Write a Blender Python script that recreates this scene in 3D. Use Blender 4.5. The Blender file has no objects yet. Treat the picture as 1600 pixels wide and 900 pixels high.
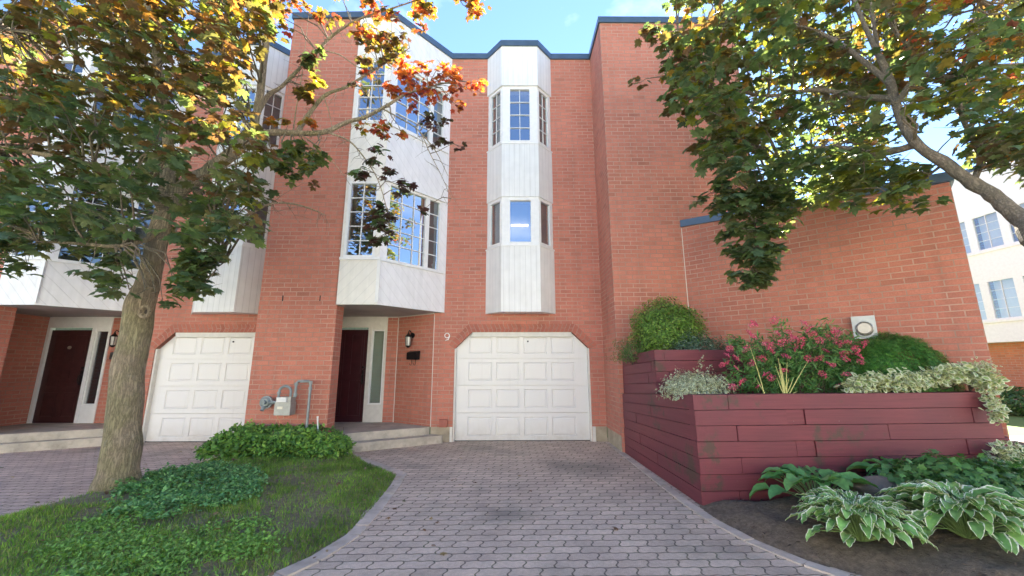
import bpy, bmesh, math, random
import numpy as np
from math import sin, cos, tan, pi, radians, sqrt, atan2
from mathutils import Vector, Matrix, noise
random.seed(7); RNG = np.random.default_rng(7)
scene = bpy.context.scene
COL = scene.collection

# ------------------------------------------------------------------ camera
FPX, PITCH, YAW, ROLL, CH = 615.8, radians(11.174), radians(.419), radians(-.105), 1.45
cd = bpy.data.cameras.new('camera'); cam = bpy.data.objects.new('camera', cd); COL.objects.link(cam)
Fv = Vector((sin(YAW)*cos(PITCH), cos(YAW)*cos(PITCH), sin(PITCH)))
R0 = Vector((cos(YAW), -sin(YAW), 0)); U0 = R0.cross(Fv)
Rv = R0*cos(ROLL)+U0*sin(ROLL); Uv = -R0*sin(ROLL)+U0*cos(ROLL)
m = Matrix((Rv, Uv, -Fv)).transposed().to_4x4(); m.translation = (0, 0, CH)
cam.matrix_world = m
cd.sensor_width = 36; cd.lens = FPX/1600*36; cd.clip_start = .05; cd.clip_end = 2000
scene.camera = cam
# ------------------------------------------------------------------ sky, sun, exposure
SUN_EL, SUN_AZ = radians(46), radians(30)
w = bpy.data.worlds.new('World'); scene.world = w; w.use_nodes = True
nt = w.node_tree; nt.nodes.clear()
wo = nt.nodes.new('ShaderNodeOutputWorld'); bg = nt.nodes.new('ShaderNodeBackground')
sky = nt.nodes.new('ShaderNodeTexSky'); sky.sky_type = 'NISHITA'; sky.sun_disc = False
sky.sun_elevation = SUN_EL; sky.sun_rotation = SUN_AZ; sky.air_density = 1.0; sky.dust_density = .0; sky.ozone_density = 2.0
tc = nt.nodes.new('ShaderNodeTexCoord')
mp = nt.nodes.new('ShaderNodeMapping'); mp.inputs['Scale'].default_value = (1.6, 1.6, 3.2); mp.inputs['Location'].default_value = (.35, .1, .2)
nz = nt.nodes.new('ShaderNodeTexNoise'); nz.inputs['Scale'].default_value = 2.6; nz.inputs['Detail'].default_value = 6; nz.inputs['Roughness'].default_value = .55
cr = nt.nodes.new('ShaderNodeValToRGB'); cr.color_ramp.elements[0].position = .53; cr.color_ramp.elements[1].position = .95
cr.color_ramp.elements[1].color = (.5, .5, .5, 1)
mx = nt.nodes.new('ShaderNodeMix'); mx.data_type = 'RGBA'; mx.inputs[7].default_value = (9, 9.3, 9.8, 1)
nt.links.new(tc.outputs['Generated'], mp.inputs[0]); nt.links.new(mp.outputs[0], nz.inputs['Vector'])
nt.links.new(nz.outputs['Fac'], cr.inputs[0]); nt.links.new(cr.outputs[0], mx.inputs[0])
tn = nt.nodes.new('ShaderNodeMix'); tn.data_type = 'RGBA'; tn.blend_type = 'MULTIPLY'; tn.inputs[0].default_value = 1; tn.inputs[7].default_value = (.84, .91, 1.05, 1)
nt.links.new(sky.outputs[0], tn.inputs[6]); nt.links.new(tn.outputs[2], mx.inputs[6])
nt.links.new(mx.outputs[2], bg.inputs[0]); bg.inputs[1].default_value = .055
nt.links.new(bg.outputs[0], wo.inputs[0])
sd = bpy.data.lights.new('sun', 'SUN'); sun = bpy.data.objects.new('sun', sd); COL.objects.link(sun)
sd.energy = 4.8; sd.angle = radians(.53); sd.color = (1, .94, .84)
sdir = Vector((sin(SUN_AZ)*cos(SUN_EL), cos(SUN_AZ)*cos(SUN_EL), sin(SUN_EL)))
sun.rotation_euler = sdir.to_track_quat('Z', 'Y').to_euler(); sun.location = sdir*40
scene.view_settings.view_transform = 'Standard'; scene.view_settings.look = 'None'
scene.view_settings.exposure = 2.92; scene.view_settings.gamma = 1

# ------------------------------------------------------------------ helpers
def at(px, py, Y):
    """world point seen at photo pixel (px,py) lying at distance Y in front"""
    d = Fv + Rv*((px-800)/FPX) + Uv*((450-py)/FPX)
    return Vector((0, 0, CH)) + d*(Y/d.y)
def gnd(px, py, Z=0):
    d = Fv + Rv*((px-800)/FPX) + Uv*((450-py)/FPX)
    return Vector((0, 0, CH)) + d*((Z-CH)/d.z)
def tag(o, label=None, cat=None, group=None, kind=None):
    if label: o['label'] = label
    if cat: o['category'] = cat
    if group: o['group'] = group
    if kind: o['kind'] = kind
    return o
def empty(name, loc, label, cat, group=None):
    o = bpy.data.objects.new(name, None); COL.objects.link(o); o.location = loc; o.empty_display_size = .1
    return tag(o, label, cat, group)
class MB:
    def __init__(s): s.v = []; s.f = []; s.uv = []; s.sm = []
    def face(s, pts, uvs=None, smooth=False):
        n = len(s.v); s.v += [tuple(p) for p in pts]; s.f.append(tuple(range(n, n+len(pts))))
        s.uv.append(uvs or [(0, 0)]*len(pts)); s.sm.append(smooth)
    def quad(s, a, b, c, d, uv=None): s.face([a, b, c, d], uv)
    def wall(s, p0, p1, z0, z1, u0=0, v0=0, top=None):
        L = (Vector(p1[:2])-Vector(p0[:2])).length; za, zb = (z1, z1) if top is None else top
        s.face([(p0[0], p0[1], z0), (p1[0], p1[1], z0), (p1[0], p1[1], zb), (p0[0], p0[1], za)],
               [(u0, z0+v0), (u0+L, z0+v0), (u0+L, zb+v0), (u0, za+v0)])
    def poly(s, pts, z, up=True):
        P = [(p[0], p[1], z) for p in pts]
        if not up: P = P[::-1]
        s.face(P, [(p[0], p[1]) for p in P])
    def prism(s, pts, z0, z1, caps=True):
        """pts counter-clockwise seen from above"""
        n = len(pts); u = 0
        for i in range(n):
            a, b = pts[i], pts[(i+1) % n]; s.wall(a, b, z0, z1, u); u += (Vector(b[:2])-Vector(a[:2])).length
        if caps: s.poly(pts, z1); s.poly(pts, z0, False)
    def box(s, x0, x1, y0, y1, z0, z1): s.prism([(x0, y0), (x1, y0), (x1, y1), (x0, y1)], z0, z1)
    def obox(s, c, ax, ay, az, hx, hy, hz):
        c = Vector(c); ax, ay, az = Vector(ax)*hx, Vector(ay)*hy, Vector(az)*hz
        P = [c+sx*ax+sy*ay+sz*az for sz in (-1, 1) for sy in (-1, 1) for sx in (-1, 1)]
        for q, (a, b) in (((0, 2, 3, 1), (hx, hy)), ((4, 5, 7, 6), (hx, hy)), ((0, 1, 5, 4), (hx, hz)), ((2, 6, 7, 3), (hx, hz)), ((0, 4, 6, 2), (hy, hz)), ((1, 3, 7, 5), (hy, hz))):
            s.face([P[i] for i in q], [(0, 0), (2*a, 0), (2*a, 2*b), (0, 2*b)])
    def bar(s, a, b, w_, h_=None, up=(0, 0, 1)):
        a, b = Vector(a), Vector(b); d = (b-a); L = d.length; d.normalize(); u = Vector(up)
        if abs(d.dot(u)) > .95: u = Vector((0, 1, 0))
        x = d.cross(u).normalized(); z = x.cross(d)
        s.obox((a+b)/2, x, d, z, w_/2, L/2, (h_ or w_)/2)
    def tube(s, pts, rad, seg=8, caps=True, jit=0, vs=1.0):
        pts = [Vector(p) for p in pts]; n = len(pts)
        if not hasattr(rad, '__len__'): rad = [rad]*n
        T = [(pts[min(i+1, n-1)]-pts[max(i-1, 0)]).normalized() for i in range(n)]
        x = T[0].orthogonal().normalized(); rings = []; vl = 0
        for i in range(n):
            x = (x - T[i]*x.dot(T[i])).normalized(); y = T[i].cross(x)
            if i: vl += (pts[i]-pts[i-1]).length
            rg = []
            for k in range(seg):
                a = 2*pi*k/seg; r = rad[i]
                p = pts[i]+(x*cos(a)+y*sin(a))*r
                if jit: p += (x*cos(a)+y*sin(a))*r*jit*noise.noise(p*2.2/max(r*6, .3))*2
                rg.append(p)
            rings.append((rg, vl))
        for i in range(n-1):
            (A, va), (B, vb) = rings[i], rings[i+1]
            for k in range(seg):
                j = (k+1) % seg; u0, u1 = k/seg, (k+1)/seg
                s.face([A[k], A[j], B[j], B[k]], [(u0, va), (u1, va), (u1, vb), (u0, vb)], True)
        if caps: s.face(rings[0][0][::-1]); s.face(rings[-1][0])
    def disc(s, c, ax, r, h, seg=20, r2=None):
        ax = Vector(ax).normalized(); c = Vector(c); s.tube([c, c+ax*h], [r, r2 if r2 is not None else r], seg)
    def lathe(s, c, prof, seg=16):
        """prof list of (r,z)"""
        c = Vector(c)
        for (r0, z0), (r1, z1) in zip(prof, prof[1:]):
            for k in range(seg):
                a, b = 2*pi*k/seg, 2*pi*(k+1)/seg
                s.face([c+Vector((r0*cos(a), r0*sin(a), z0)), c+Vector((r0*cos(b), r0*sin(b), z0)), c+Vector((r1*cos(b), r1*sin(b), z1)), c+Vector((r1*cos(a), r1*sin(a), z1))], None, True)
    def build(s, name, mat, parent=None, weld=False, bevel=0, loc=None):
        me = bpy.data.meshes.new(name); me.from_pydata(s.v, [], s.f)
        uv = me.uv_layers.new(name='UVMap'); flat = [c for f in s.uv for p in f for c in p]
        uv.data.foreach_set('uv', flat)
        me.polygons.foreach_set('use_smooth', s.sm); me.materials.append(mat)
        if weld:
            bm = bmesh.new(); bm.from_mesh(me); bmesh.ops.remove_doubles(bm, verts=bm.verts, dist=1e-5); bm.to_mesh(me); bm.free()
        o = bpy.data.objects.new(name, me); COL.objects.link(o)
        if loc is not None:
            me.transform(Matrix.Translation(-Vector(loc))); o.location = loc
        if parent:
            o.parent = parent; o.matrix_parent_inverse = Matrix.Translation(-world_loc(parent))
        if bevel:
            b = o.modifiers.new('b', 'BEVEL'); b.width = bevel; b.segments = 2; b.limit_method = 'ANGLE'
        return o
def build_each(mb, name, mat, parent, **k):
    """one part per connected piece"""
    key = {}; par = list(range(len(mb.f)))
    def find(i):
        while par[i] != i: par[i] = par[par[i]]; i = par[i]
        return i
    for i, f in enumerate(mb.f):
        for vi in f:
            q = tuple(round(c, 4) for c in mb.v[vi])
            if q in key: par[find(i)] = find(key[q])
            else: key[q] = i
    groups = {}
    for i in range(len(mb.f)): groups.setdefault(find(i), []).append(i)
    out = []
    for g in groups.values():
        n = MB()
        for i in g: n.face([mb.v[v] for v in mb.f[i]], mb.uv[i], mb.sm[i])
        out.append(n.build(name, mat, parent, **k))
    return out
def world_loc(o):
    v = Vector(o.location); p = o.parent
    if p is not None and o.matrix_parent_inverse: v = world_loc(p)+o.matrix_parent_inverse.translation+v
    return v

# ------------------------------------------------------------------ materials
class Mat:
    def __init__(s, name):
        s.m = bpy.data.materials.new(name); s.m.use_nodes = True; s.t = s.m.node_tree; s.t.nodes.clear()
        s.out = s.n('ShaderNodeOutputMaterial')
    def n(s, typ, props=None, **k):
        x = s.t.nodes.new(typ)
        for a, b in (props or {}).items(): setattr(x, a, b)
        for a, b in k.items():
            a = a.replace('_', ' '); s.set(x.inputs[int(a[1:]) if a[0] == 'i' and a[1:].isdigit() else a], b)
        return x
    def set(s, i, v):
        if isinstance(v, bpy.types.NodeSocket): s.t.links.new(v, i)
        elif isinstance(v, bpy.types.Node): s.t.links.new(v.outputs[0], i)
        else: i.default_value = (*v, 1) if isinstance(v, tuple) and len(v) == 3 and i.type == 'RGBA' else v
    def math(s, op, a, b=0., c=0.):
        x = s.n('ShaderNodeMath', {'operation': op}); s.set(x.inputs[0], a); s.set(x.inputs[1], b); s.set(x.inputs[2], c); return x.outputs[0]
    def mix(s, f, a, b, bt='MIX'):
        x = s.n('ShaderNodeMix', {'data_type': 'RGBA', 'blend_type': bt}); s.set(x.inputs[0], f); s.set(x.inputs[6], a); s.set(x.inputs[7], b); return x.outputs[2]
    def noise(s, vec, scale, detail=3, rough=.5):
        x = s.n('ShaderNodeTexNoise', Scale=scale, Detail=detail, Roughness=rough)
        if vec is not None: s.set(x.inputs['Vector'], vec)
        return x.outputs['Fac']
    def ramp(s, f, p0, p1, a=0., b=1.):
        x = s.n('ShaderNodeMapRange'); s.set(x.inputs[0], f); x.inputs[1].default_value = p0; x.inputs[2].default_value = p1; x.inputs[3].default_value = a; x.inputs[4].default_value = b; return x.outputs[0]
    def bump(s, h, strength=.3, dist=.01, prev=None):
        x = s.n('ShaderNodeBump', Strength=strength, Distance=dist, Height=h)
        if prev is not None: s.set(x.inputs['Normal'], prev)
        return x.outputs[0]
    def bsdf(s, col, rough=.7, normal=None, **k):
        b = s.n('ShaderNodeBsdfPrincipled'); s.set(b.inputs['Base Color'], col); s.set(b.inputs['Roughness'], rough)
        for a, v in k.items(): s.set(b.inputs[a.replace('_', ' ')], v)
        if normal is not None: s.set(b.inputs['Normal'], normal)
        s.t.links.new(b.outputs[0], s.out.inputs[0]); return b
    def uv(s): return s.n('ShaderNodeTexCoord').outputs['UV']
    def obj(s): return s.n('ShaderNodeTexCoord').outputs['Object']
    def geo(s): return s.n('ShaderNodeNewGeometry').outputs['Position']
def m_plain(name, col, rough=.5, metal=0, var=.12, scale=12, bump=.0):
    M = Mat(name); g = M.geo(); n = M.noise(g, scale, 4)
    c = M.mix(M.ramp(n, .3, .7), tuple(x*(1-var) for x in col), tuple(min(1, x*(1+var)) for x in col))
    M.bsdf(c, rough, M.bump(n, bump, .01) if bump else None, Metallic=metal); return M.m
def m_brick(name, c1, c2, mortar, L=.238, H=.0815, rot=False, ms=.0075):
    M = Mat(name); uv = M.uv(); g = M.geo()
    if rot:
        sx = M.n('ShaderNodeSeparateXYZ', Vector=uv); cx = M.n('ShaderNodeCombineXYZ', X=sx.outputs[1], Y=sx.outputs[0]); uv = cx.outputs[0]
    wob = M.n('ShaderNodeTexNoise', Scale=9.); M.set(wob.inputs['Vector'], g)
    off = M.n('ShaderNodeVectorMath', {'operation': 'MULTIPLY_ADD'}); M.set(off.inputs[0], wob.outputs['Color']); off.inputs[1].default_value = (.004, .004, 0); M.set(off.inputs[2], uv)
    b = M.n('ShaderNodeTexBrick', {'offset': .5, 'squash': 1}, Vector=off.outputs[0], Color1=(0, 0, 0), Color2=(1, 1, 1), Mortar=(.5, .5, .5), Scale=1., Brick_Width=L, Row_Height=H, Mortar_Size=ms, Mortar_Smooth=.25, Bias=0.)
    rnd = b.outputs['Color']; fac = b.outputs['Fac']
    n1 = M.noise(g, 1.1, 4, .6); n2 = M.noise(g, 60, 3, .7); n3 = M.noise(g, 7, 4)
    col = M.mix(M.ramp(rnd, 0, 1), c1, c2)
    dark = M.ramp(rnd, .0, .10, .74, 1.)
    col = M.mix(1., col, M.n('ShaderNodeCombineColor', Red=dark, Green=dark, Blue=dark).outputs[0], 'MULTIPLY')
    v = M.ramp(n1, .3, .72, .84, 1.14); v2 = M.math('MULTIPLY', v, M.ramp(n2, .3, .7, .86, 1.12)); v2 = M.math('MULTIPLY', v2, M.ramp(n3, .3, .7, .93, 1.06))
    col = M.mix(1., col, M.n('ShaderNodeCombineColor', Red=v2, Green=v2, Blue=v2).outputs[0], 'MULTIPLY')
    stm = M.n('ShaderNodeMapping', Scale=(5, 5, .3)); M.set(stm.inputs[0], g); sk = M.ramp(M.noise(stm.outputs[0], 1., 5, .6), .54, .74, 0, .28)
    col = M.mix(sk, col, (.20, .10, .075)); ef = M.ramp(M.noise(g, 1.7, 6, .7), .60, .75, 0, .22); col = M.mix(ef, col, (.60, .42, .34))
    mcol = M.mix(M.ramp(M.noise(g, 2.2, 4), .35, .65), mortar, tuple(x*.62 for x in mortar))
    col = M.mix(M.math('MULTIPLY', fac, .92), col, mcol)
    h = M.math('ADD', M.math('MULTIPLY', fac, -1.), M.math('MULTIPLY', n2, .35))
    M.bsdf(col, .88, M.bump(h, .55, .006)); return M.m
def m_siding(name, col, pitch=.125, ang=0, grime=.0, gk=.22):
    M = Mat(name); uv = M.uv(); g = M.geo(); sx = M.n('ShaderNodeSeparateXYZ', Vector=uv)
    t = M.math('ADD', M.math('MULTIPLY', sx.outputs[0], cos(ang)/pitch), M.math('MULTIPLY', sx.outputs[1], sin(ang)/pitch))
    fr = M.math('FRACT', M.math('ADD', t, 100.)); d = M.math('ABSOLUTE', M.math('SUBTRACT', fr, .5)); gr = M.ramp(d, .455, .485, 0., 1.)
    n = M.noise(g, 5, 4); st = M.n('ShaderNodeMapping', Scale=(14, 14, .8)); M.set(st.inputs[0], g); n2 = M.noise(st.outputs[0], 1., 4)
    v = M.math('MULTIPLY', M.ramp(n, .3, .7, .95, 1.03), M.ramp(n2, .35, .75, 1.02, .92-grime))
    c = M.mix(1., col, M.n('ShaderNodeCombineColor', Red=v, Green=v, Blue=M.math('MULTIPLY', v, .995)).outputs[0], 'MULTIPLY')
    c = M.mix(M.math('MULTIPLY', gr, gk), c, (.3, .3, .3))
    M.bsdf(c, .5, M.bump(M.math('MULTIPLY', gr, -1.), .5, .006)); return M.m
def m_glass(name, tint=(.02, .025, .03), refl=.42):
    M = Mat(name); g = M.geo()
    gl = M.n('ShaderNodeBsdfGlossy', Color=(.92, .96, 1.), Roughness=.015); gl.inputs['Normal'].default_value
    nb = M.bump(M.noise(g, 1.3, 1), .04, .05); M.set(gl.inputs['Normal'], nb)
    tr = M.n('ShaderNodeBsdfTransparent', Color=(.75, .8, .8)); x = M.n('ShaderNodeMixShader')
    lw = M.n('ShaderNodeLayerWeight', Blend=.25); f = M.math('ADD', M.math('MULTIPLY', lw.outputs['Facing'], .35), refl)
    M.set(x.inputs[0], f); M.t.links.new(tr.outputs[0], x.inputs[1]); M.t.links.new(gl.outputs[0], x.inputs[2]); M.t.links.new(x.outputs[0], M.out.inputs[0])
    return M.m
def m_leaf(name, trans=.35, rough=.5, boost=2.6, edge=None, edge_w=.3):
    """leaf colour from the per-leaf attribute; optional pale margin (variegated leaves)"""
    M = Mat(name); a = M.n('ShaderNodeAttribute', {'attribute_name': 'Col'}); c = a.outputs['Color']
    if edge:
        u = M.n('ShaderNodeAttribute', {'attribute_name': 'luv'}); sx = M.n('ShaderNodeSeparateXYZ', Vector=u.outputs['Vector'])
        e = M.math('ABSOLUTE', sx.outputs[0]); e = M.math('ADD', e, M.math('MULTIPLY', M.math('SUBTRACT', M.noise(M.geo(), 45, 2), .5), .35))
        c = M.mix(M.ramp(e, 1-edge_w, 1-edge_w+.12), c, edge)
    vein = M.noise(M.geo(), 30, 2)
    c = M.mix(1., c, M.mix(M.ramp(vein, .3, .7), (.82, .82, .82), (1.15, 1.15, 1.15)), 'MULTIPLY')
    b = M.n('ShaderNodeBsdfPrincipled', Base_Color=c, Roughness=rough); b.inputs['Specular IOR Level'].default_value = .35
    t = M.n('ShaderNodeBsdfTranslucent', Color=M.mix(1., c, (boost*1.15, boost, boost*.45), 'MULTIPLY')); x = M.n('ShaderNodeMixShader', i0=trans)
    M.t.links.new(b.outputs[0], x.inputs[1]); M.t.links.new(t.outputs[0], x.inputs[2]); M.t.links.new(x.outputs[0], M.out.inputs[0]); return M.m
def m_bark(name, c1, c2, su=26, sv=3.2, strength=.9, dist=.02):
    M = Mat(name); g = M.geo(); warp = M.n('ShaderNodeTexNoise', Vector=g, Scale=6., Detail=4.).outputs['Color']
    gw = M.n('ShaderNodeVectorMath', {'operation': 'MULTIPLY_ADD'}); M.set(gw.inputs[0], warp); gw.inputs[1].default_value = (.035, .035, .14); M.set(gw.inputs[2], g)
    mp = M.n('ShaderNodeMapping', Scale=(su, su, sv)); M.set(mp.inputs[0], gw.outputs[0])
    n = M.noise(mp.outputs[0], 1., 6, .68); mp2 = M.n('ShaderNodeMapping', Scale=(su*2.3, su*2.3, sv*2.6)); M.set(mp2.inputs[0], gw.outputs[0]); m2 = M.noise(mp2.outputs[0], 1., 5, .7)
    rd = M.math('ABSOLUTE', M.math('SUBTRACT', n, .5)); h = M.math('ADD', M.ramp(rd, 0, .13), M.math('MULTIPLY', m2, .9)); n2 = M.noise(g, 3.1, 5, .6); n3 = M.noise(g, 14, 5, .7)
    c = M.mix(M.ramp(h, .35, 1.25), tuple(x*.42 for x in c1), c1); c = M.mix(M.math('MULTIPLY', M.ramp(n2, .45, .6), .7), c, M.mix(M.ramp(h, .4, 1.3), tuple(x*.45 for x in c2), c2)); c = M.mix(M.ramp(n3, .6, .72, 0, .45), c, (.42, .38, .30))
    M.bsdf(c, .92, M.bump(h, strength, dist)); return M.m

BR1, BR2, MOR = (.53, .198, .135), (.465, .166, .115), (.50, .315, .24)
brick = m_brick('red brick', BR1, BR2, MOR)
brick_arch = m_brick('soldier brick', (.46, .152, .10), (.38, .122, .085), (.44, .27, .20), rot=True)
brick_far = m_brick('far brick', (.50, .19, .10), (.44, .16, .09), (.5, .36, .27))
sid_v = m_siding('white vertical siding', (.76, .76, .75), .11, gk=.42)
sid_d = m_siding('white diagonal siding', (.78, .77, .78), .15, radians(42))
sid_e = m_siding('cream diagonal siding', (.78, .755, .70), .15, radians(-42))
white = m_plain('white paint', (.76, .76, .75), .45, 0, .04)
trimw = m_plain('cream trim', (.66, .64, .58), .5, 0, .06)
soff = m_plain('soffit paint', (.42, .41, .38), .7, 0, .1, 3)
capm = m_plain('slate blue metal coping', (.075, .115, .165), .4, .3, .12, 4)
garm = m_plain('garage door paint', (.72, .71, .68), .4, 0, .035, 3)
def m_garage():
    M = Mat('garage door paint'); g = M.geo(); z = M.n('ShaderNodeSeparateXYZ', Vector=g).outputs[2]; n = M.noise(g, 6, 5, .65); st = M.n('ShaderNodeMapping', Scale=(18, 18, 1.2)); M.set(st.inputs[0], g); n2 = M.noise(st.outputs[0], 1., 4)
    lo = M.math('MULTIPLY', M.ramp(z, 0., .38, 1, 0), M.ramp(n, .35, .7, .15, .6)); c = M.mix(lo, (.74, .73, .70), (.46, .41, .33)); c = M.mix(M.ramp(n2, .58, .8, 0, .14), c, (.45, .42, .36))
    M.bsdf(c, .42); return M.m
garm = m_garage()
doorm = m_plain('maroon door paint', (.045, .010, .014), .35, 0, .2, 8)
doord = m_plain('dark maroon door paint', (.05, .016, .016), .4, 0, .2, 8)
blackm = m_plain('black metal', (.012, .012, .013), .4, .3, .2)
glass = m_glass('window glass'); glass_dk = m_glass('dark window glass', refl=.16)
darkin = m_plain('unlit room backing', (.03, .03, .035), .9, 0, .3, 2)  # dark sheet colour standing in for the unlit rooms
blind = m_plain('grey blind', (.16, .17, .18), .8, 0, .15, 3)
curtain = m_plain('sage curtain', (.42, .47, .38), .8, 0, .06, 3)
roofm = m_plain('gravel roof', (.2, .2, .2), .9)
def m_concrete(name, c, bump=.5):
    M = Mat(name); g = M.geo(); n1 = M.noise(g, 3, 5, .65); n2 = M.noise(g, 40, 5, .7); n3 = M.noise(g, 9, 4)
    col = M.mix(M.ramp(n1, .3, .7), tuple(x*.62 for x in c), tuple(x*1.12 for x in c)); col = M.mix(M.ramp(n3, .55, .75, 0, .5), col, tuple(x*.45 for x in c))
    M.bsdf(col, .92, M.bump(n2, bump, .012)); return M.m
conc = m_concrete('worn concrete', (.56, .50, .40)); found = m_concrete('foundation concrete', (.46, .39, .28))
def m_paver(name, base, tint, grey=.0):
    M = Mat(name); g = M.geo(); sx = M.n('ShaderNodeSeparateXYZ', Vector=g); x, y = sx.outputs[0], sx.outputs[1]
    P, H = .23, .115
    xs = M.math('MULTIPLY', M.math('SINE', M.math('MULTIPLY', y, 2*pi/H)), .013)
    ys = M.math('MULTIPLY', M.math('SINE', M.math('MULTIPLY', x, 2*pi/H)), .0045)
    cx = M.n('ShaderNodeCombineXYZ', X=M.math('ADD', x, xs), Y=M.math('ADD', y, ys))
    b = M.n('ShaderNodeTexBrick', {'offset': .5}, Vector=cx.outputs[0], Color1=(0, 0, 0), Color2=(1, 1, 1), Mortar=(.5, .5, .5), Scale=1., Brick_Width=P, Row_Height=H, Mortar_Size=.0075, Mortar_Smooth=.3)
    fac, rnd = b.outputs['Fac'], b.outputs['Color']
    n1 = M.noise(g, .9, 5, .6); n2 = M.noise(g, 140, 3, .8); n3 = M.noise(g, 2.3, 5, .65); n4 = M.noise(g, 28, 4)
    col = M.mix(M.ramp(rnd, 0, 1), base, tint)
    v = M.math('MULTIPLY', M.ramp(n2, .3, .7, .72, 1.28), M.ramp(n4, .3, .7, .88, 1.1)); v = M.math('MULTIPLY', v, M.ramp(n3, .3, .7, .82, 1.12))
    col = M.mix(1., col, M.n('ShaderNodeCombineColor', Red=v, Green=v, Blue=v).outputs[0], 'MULTIPLY')
    col = M.mix(M.ramp(n1, .52, .7, 0, .45), col, tuple(x*.55 for x in (.24, .25, .19)))
    st = M.n('ShaderNodeVectorMath', {'operation': 'DISTANCE'}, i0=g, i1=(-.02, 4.35, 0)).outputs['Value']
    st2 = M.n('ShaderNodeVectorMath', {'operation': 'DISTANCE'}, i0=g, i1=(1.1, 6.1, 0)).outputs['Value']
    sn = M.math('MULTIPLY', M.noise(g, 3.5, 5), .55)
    s1 = M.ramp(M.math('ADD', st, sn), .34, .72, .42, 0); s2 = M.ramp(M.math('ADD', st2, sn), .5, .95, .32, 0)
    col = M.mix(M.math('MAXIMUM', s1, s2), col, (.075, .08, .07))
    moss = M.mix(M.ramp(n3, .45, .6), (.075, .06, .045), (.08, .09, .04))
    col = M.mix(M.math('MULTIPLY', fac, M.ramp(n4, .3, .6, .45, .9)), col, moss)
    h = M.math('ADD', M.math('MULTIPLY', fac, -1.), M.math('MULTIPLY', n2, .35)); M.bsdf(col, .9, M.bump(h, .8, .008)); return M.m
pav = m_paver('grey pink pavers', (.65, .51, .385), (.53, .41, .31)); pav2 = m_paver('mauve pavers', (.65, .49, .385), (.52, .385, .31))
def m_soil(name, c1, c2, sc=18):
    M = Mat(name); g = M.geo(); n = M.noise(g, sc, 6, .75); n2 = M.noise(g, 2.0, 4); n3 = M.noise(g, sc*5, 3, .8)
    col = M.mix(M.ramp(n, .35, .68), c1, c2); col = M.mix(M.ramp(n3, .62, .7, 0, .6), col, (.22, .19, .15)); col = M.mix(M.ramp(n2, .5, .7, 0, .4), col, tuple(x*.7 for x in c1))
    M.bsdf(col, .95, M.bump(M.math('ADD', n, M.math('MULTIPLY', n3, .5)), 1., .03)); return M.m
soil = m_soil('dark mulch', (.12, .088, .058), (.29, .22, .15), 22); dirt = m_soil('lawn dirt', (.16, .135, .075), (.30, .25, .16))
def m_timber(name, c):
    M = Mat(name); uv = M.uv(); g = M.geo(); mp = M.n('ShaderNodeMapping', Scale=(1.2, 30, 1)); M.set(mp.inputs[0], uv)
    n = M.noise(mp.outputs[0], 1.5, 5, .6); n1 = M.noise(g, 1.4, 5); n2 = M.noise(g, 22, 5, .7); n3 = M.noise(g, 5, 5, .7)
    c_ = M.mix(M.ramp(n, .3, .75), tuple(x*.72 for x in c), tuple(x*1.16 for x in c)); c_ = M.mix(M.ramp(n1, .38, .66, 0, .7), c_, (c[0]*.72, c[1]*.85, c[2]*.9))
    c_ = M.mix(M.ramp(n2, .70, .73, 0, .55), c_, (.36, .28, .27)); c_ = M.mix(M.ramp(M.math('MULTIPLY', n3, M.noise(g, 1.1, 3)), .32, .38, 0, .8), c_, (.06, .045, .028))
    M.bsdf(c_, .62, M.bump(M.math('ADD', n, M.math('MULTIPLY', n2, .5)), .35, .006)); return M.m
timb = m_timber('maroon painted timber', (.185, .037, .046))
bark = m_bark('pale maple bark', (.52, .41, .27), (.38, .34, .17), 34, 5, .9, .018); barkb = m_bark('maple limb bark', (.24, .19, .135), (.18, .165, .10), 30, 18, .5, .008)
bark2 = m_bark('brown maple limb bark', (.27, .21, .15), (.20, .17, .11), 34, 22, .6, .009)
leafm = m_leaf('maple leaf', .42, .42, 2.3); grassm = m_leaf('grass blade', .3, .6, 1.6); plantm = m_leaf('plant leaf', .22, .5, 1.7)
hostam = m_leaf('variegated hosta leaf', .15, .42, 1.5, (.88, .88, .66), .22); euom = m_leaf('variegated small leaf', .2, .5, 1.4, (.60, .64, .44), .48)
stemm = m_plain('brown stem', (.10, .07, .045), .8); stemy = m_plain('yellow green stem', (.50, .48, .16), .6)

# ------------------------------------------------------------------ leaf clouds
def shape_from_poly(pts, droop=.25, center=(0, .35)):
    V = [(center[0], center[1], .04)]; n = len(pts)
    for x, y in pts:
        r2 = (x-center[0])**2+(y-center[1])**2; V.append((x, y, -droop*r2))
    F = [(0, i+1, (i+1) % n+1) for i in range(n)]
    U = [(0, .4)]+[(1., y) for x, y in pts]
    return np.array(V, float), np.array(F), np.array(U, float)
half = [(.05, 0), (.16, -.08), (.42, -.03), (.30, .14), (.62, .24), (.50, .36), (.72, .58), (.50, .58), (.50, .74), (.30, .60), (.20, .74), (.24, .90), (.10, .92)]
MAPLE = shape_from_poly([(0, .02)]+half+[(0, 1.15)]+[(-x, y) for x, y in half[::-1]], .42)
MAPLE[0][:, 2] += .16*np.abs(MAPLE[0][:, 0])+.05*np.sin(MAPLE[0][:, 0]*9+MAPLE[0][:, 1]*5)
halfs = [(.10, -.02), (.42, 0), (.28, .2), (.68, .45), (.42, .55), (.26, .62), (.2, .85)]
MAPLE_S = shape_from_poly([(0, .02)]+halfs+[(0, 1.12)]+[(-x, y) for x, y in halfs[::-1]], .3)
OVATE = shape_from_poly([(0, 0), (.22, .2), (.27, .5), (.16, .8), (0, 1), (-.16, .8), (-.27, .5), (-.22, .2)], .3, (0, .45))
NARROW = shape_from_poly([(0, 0), (.11, .35), (.09, .7), (0, 1), (-.09, .7), (-.11, .35)], .35, (0, .45))
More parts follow.
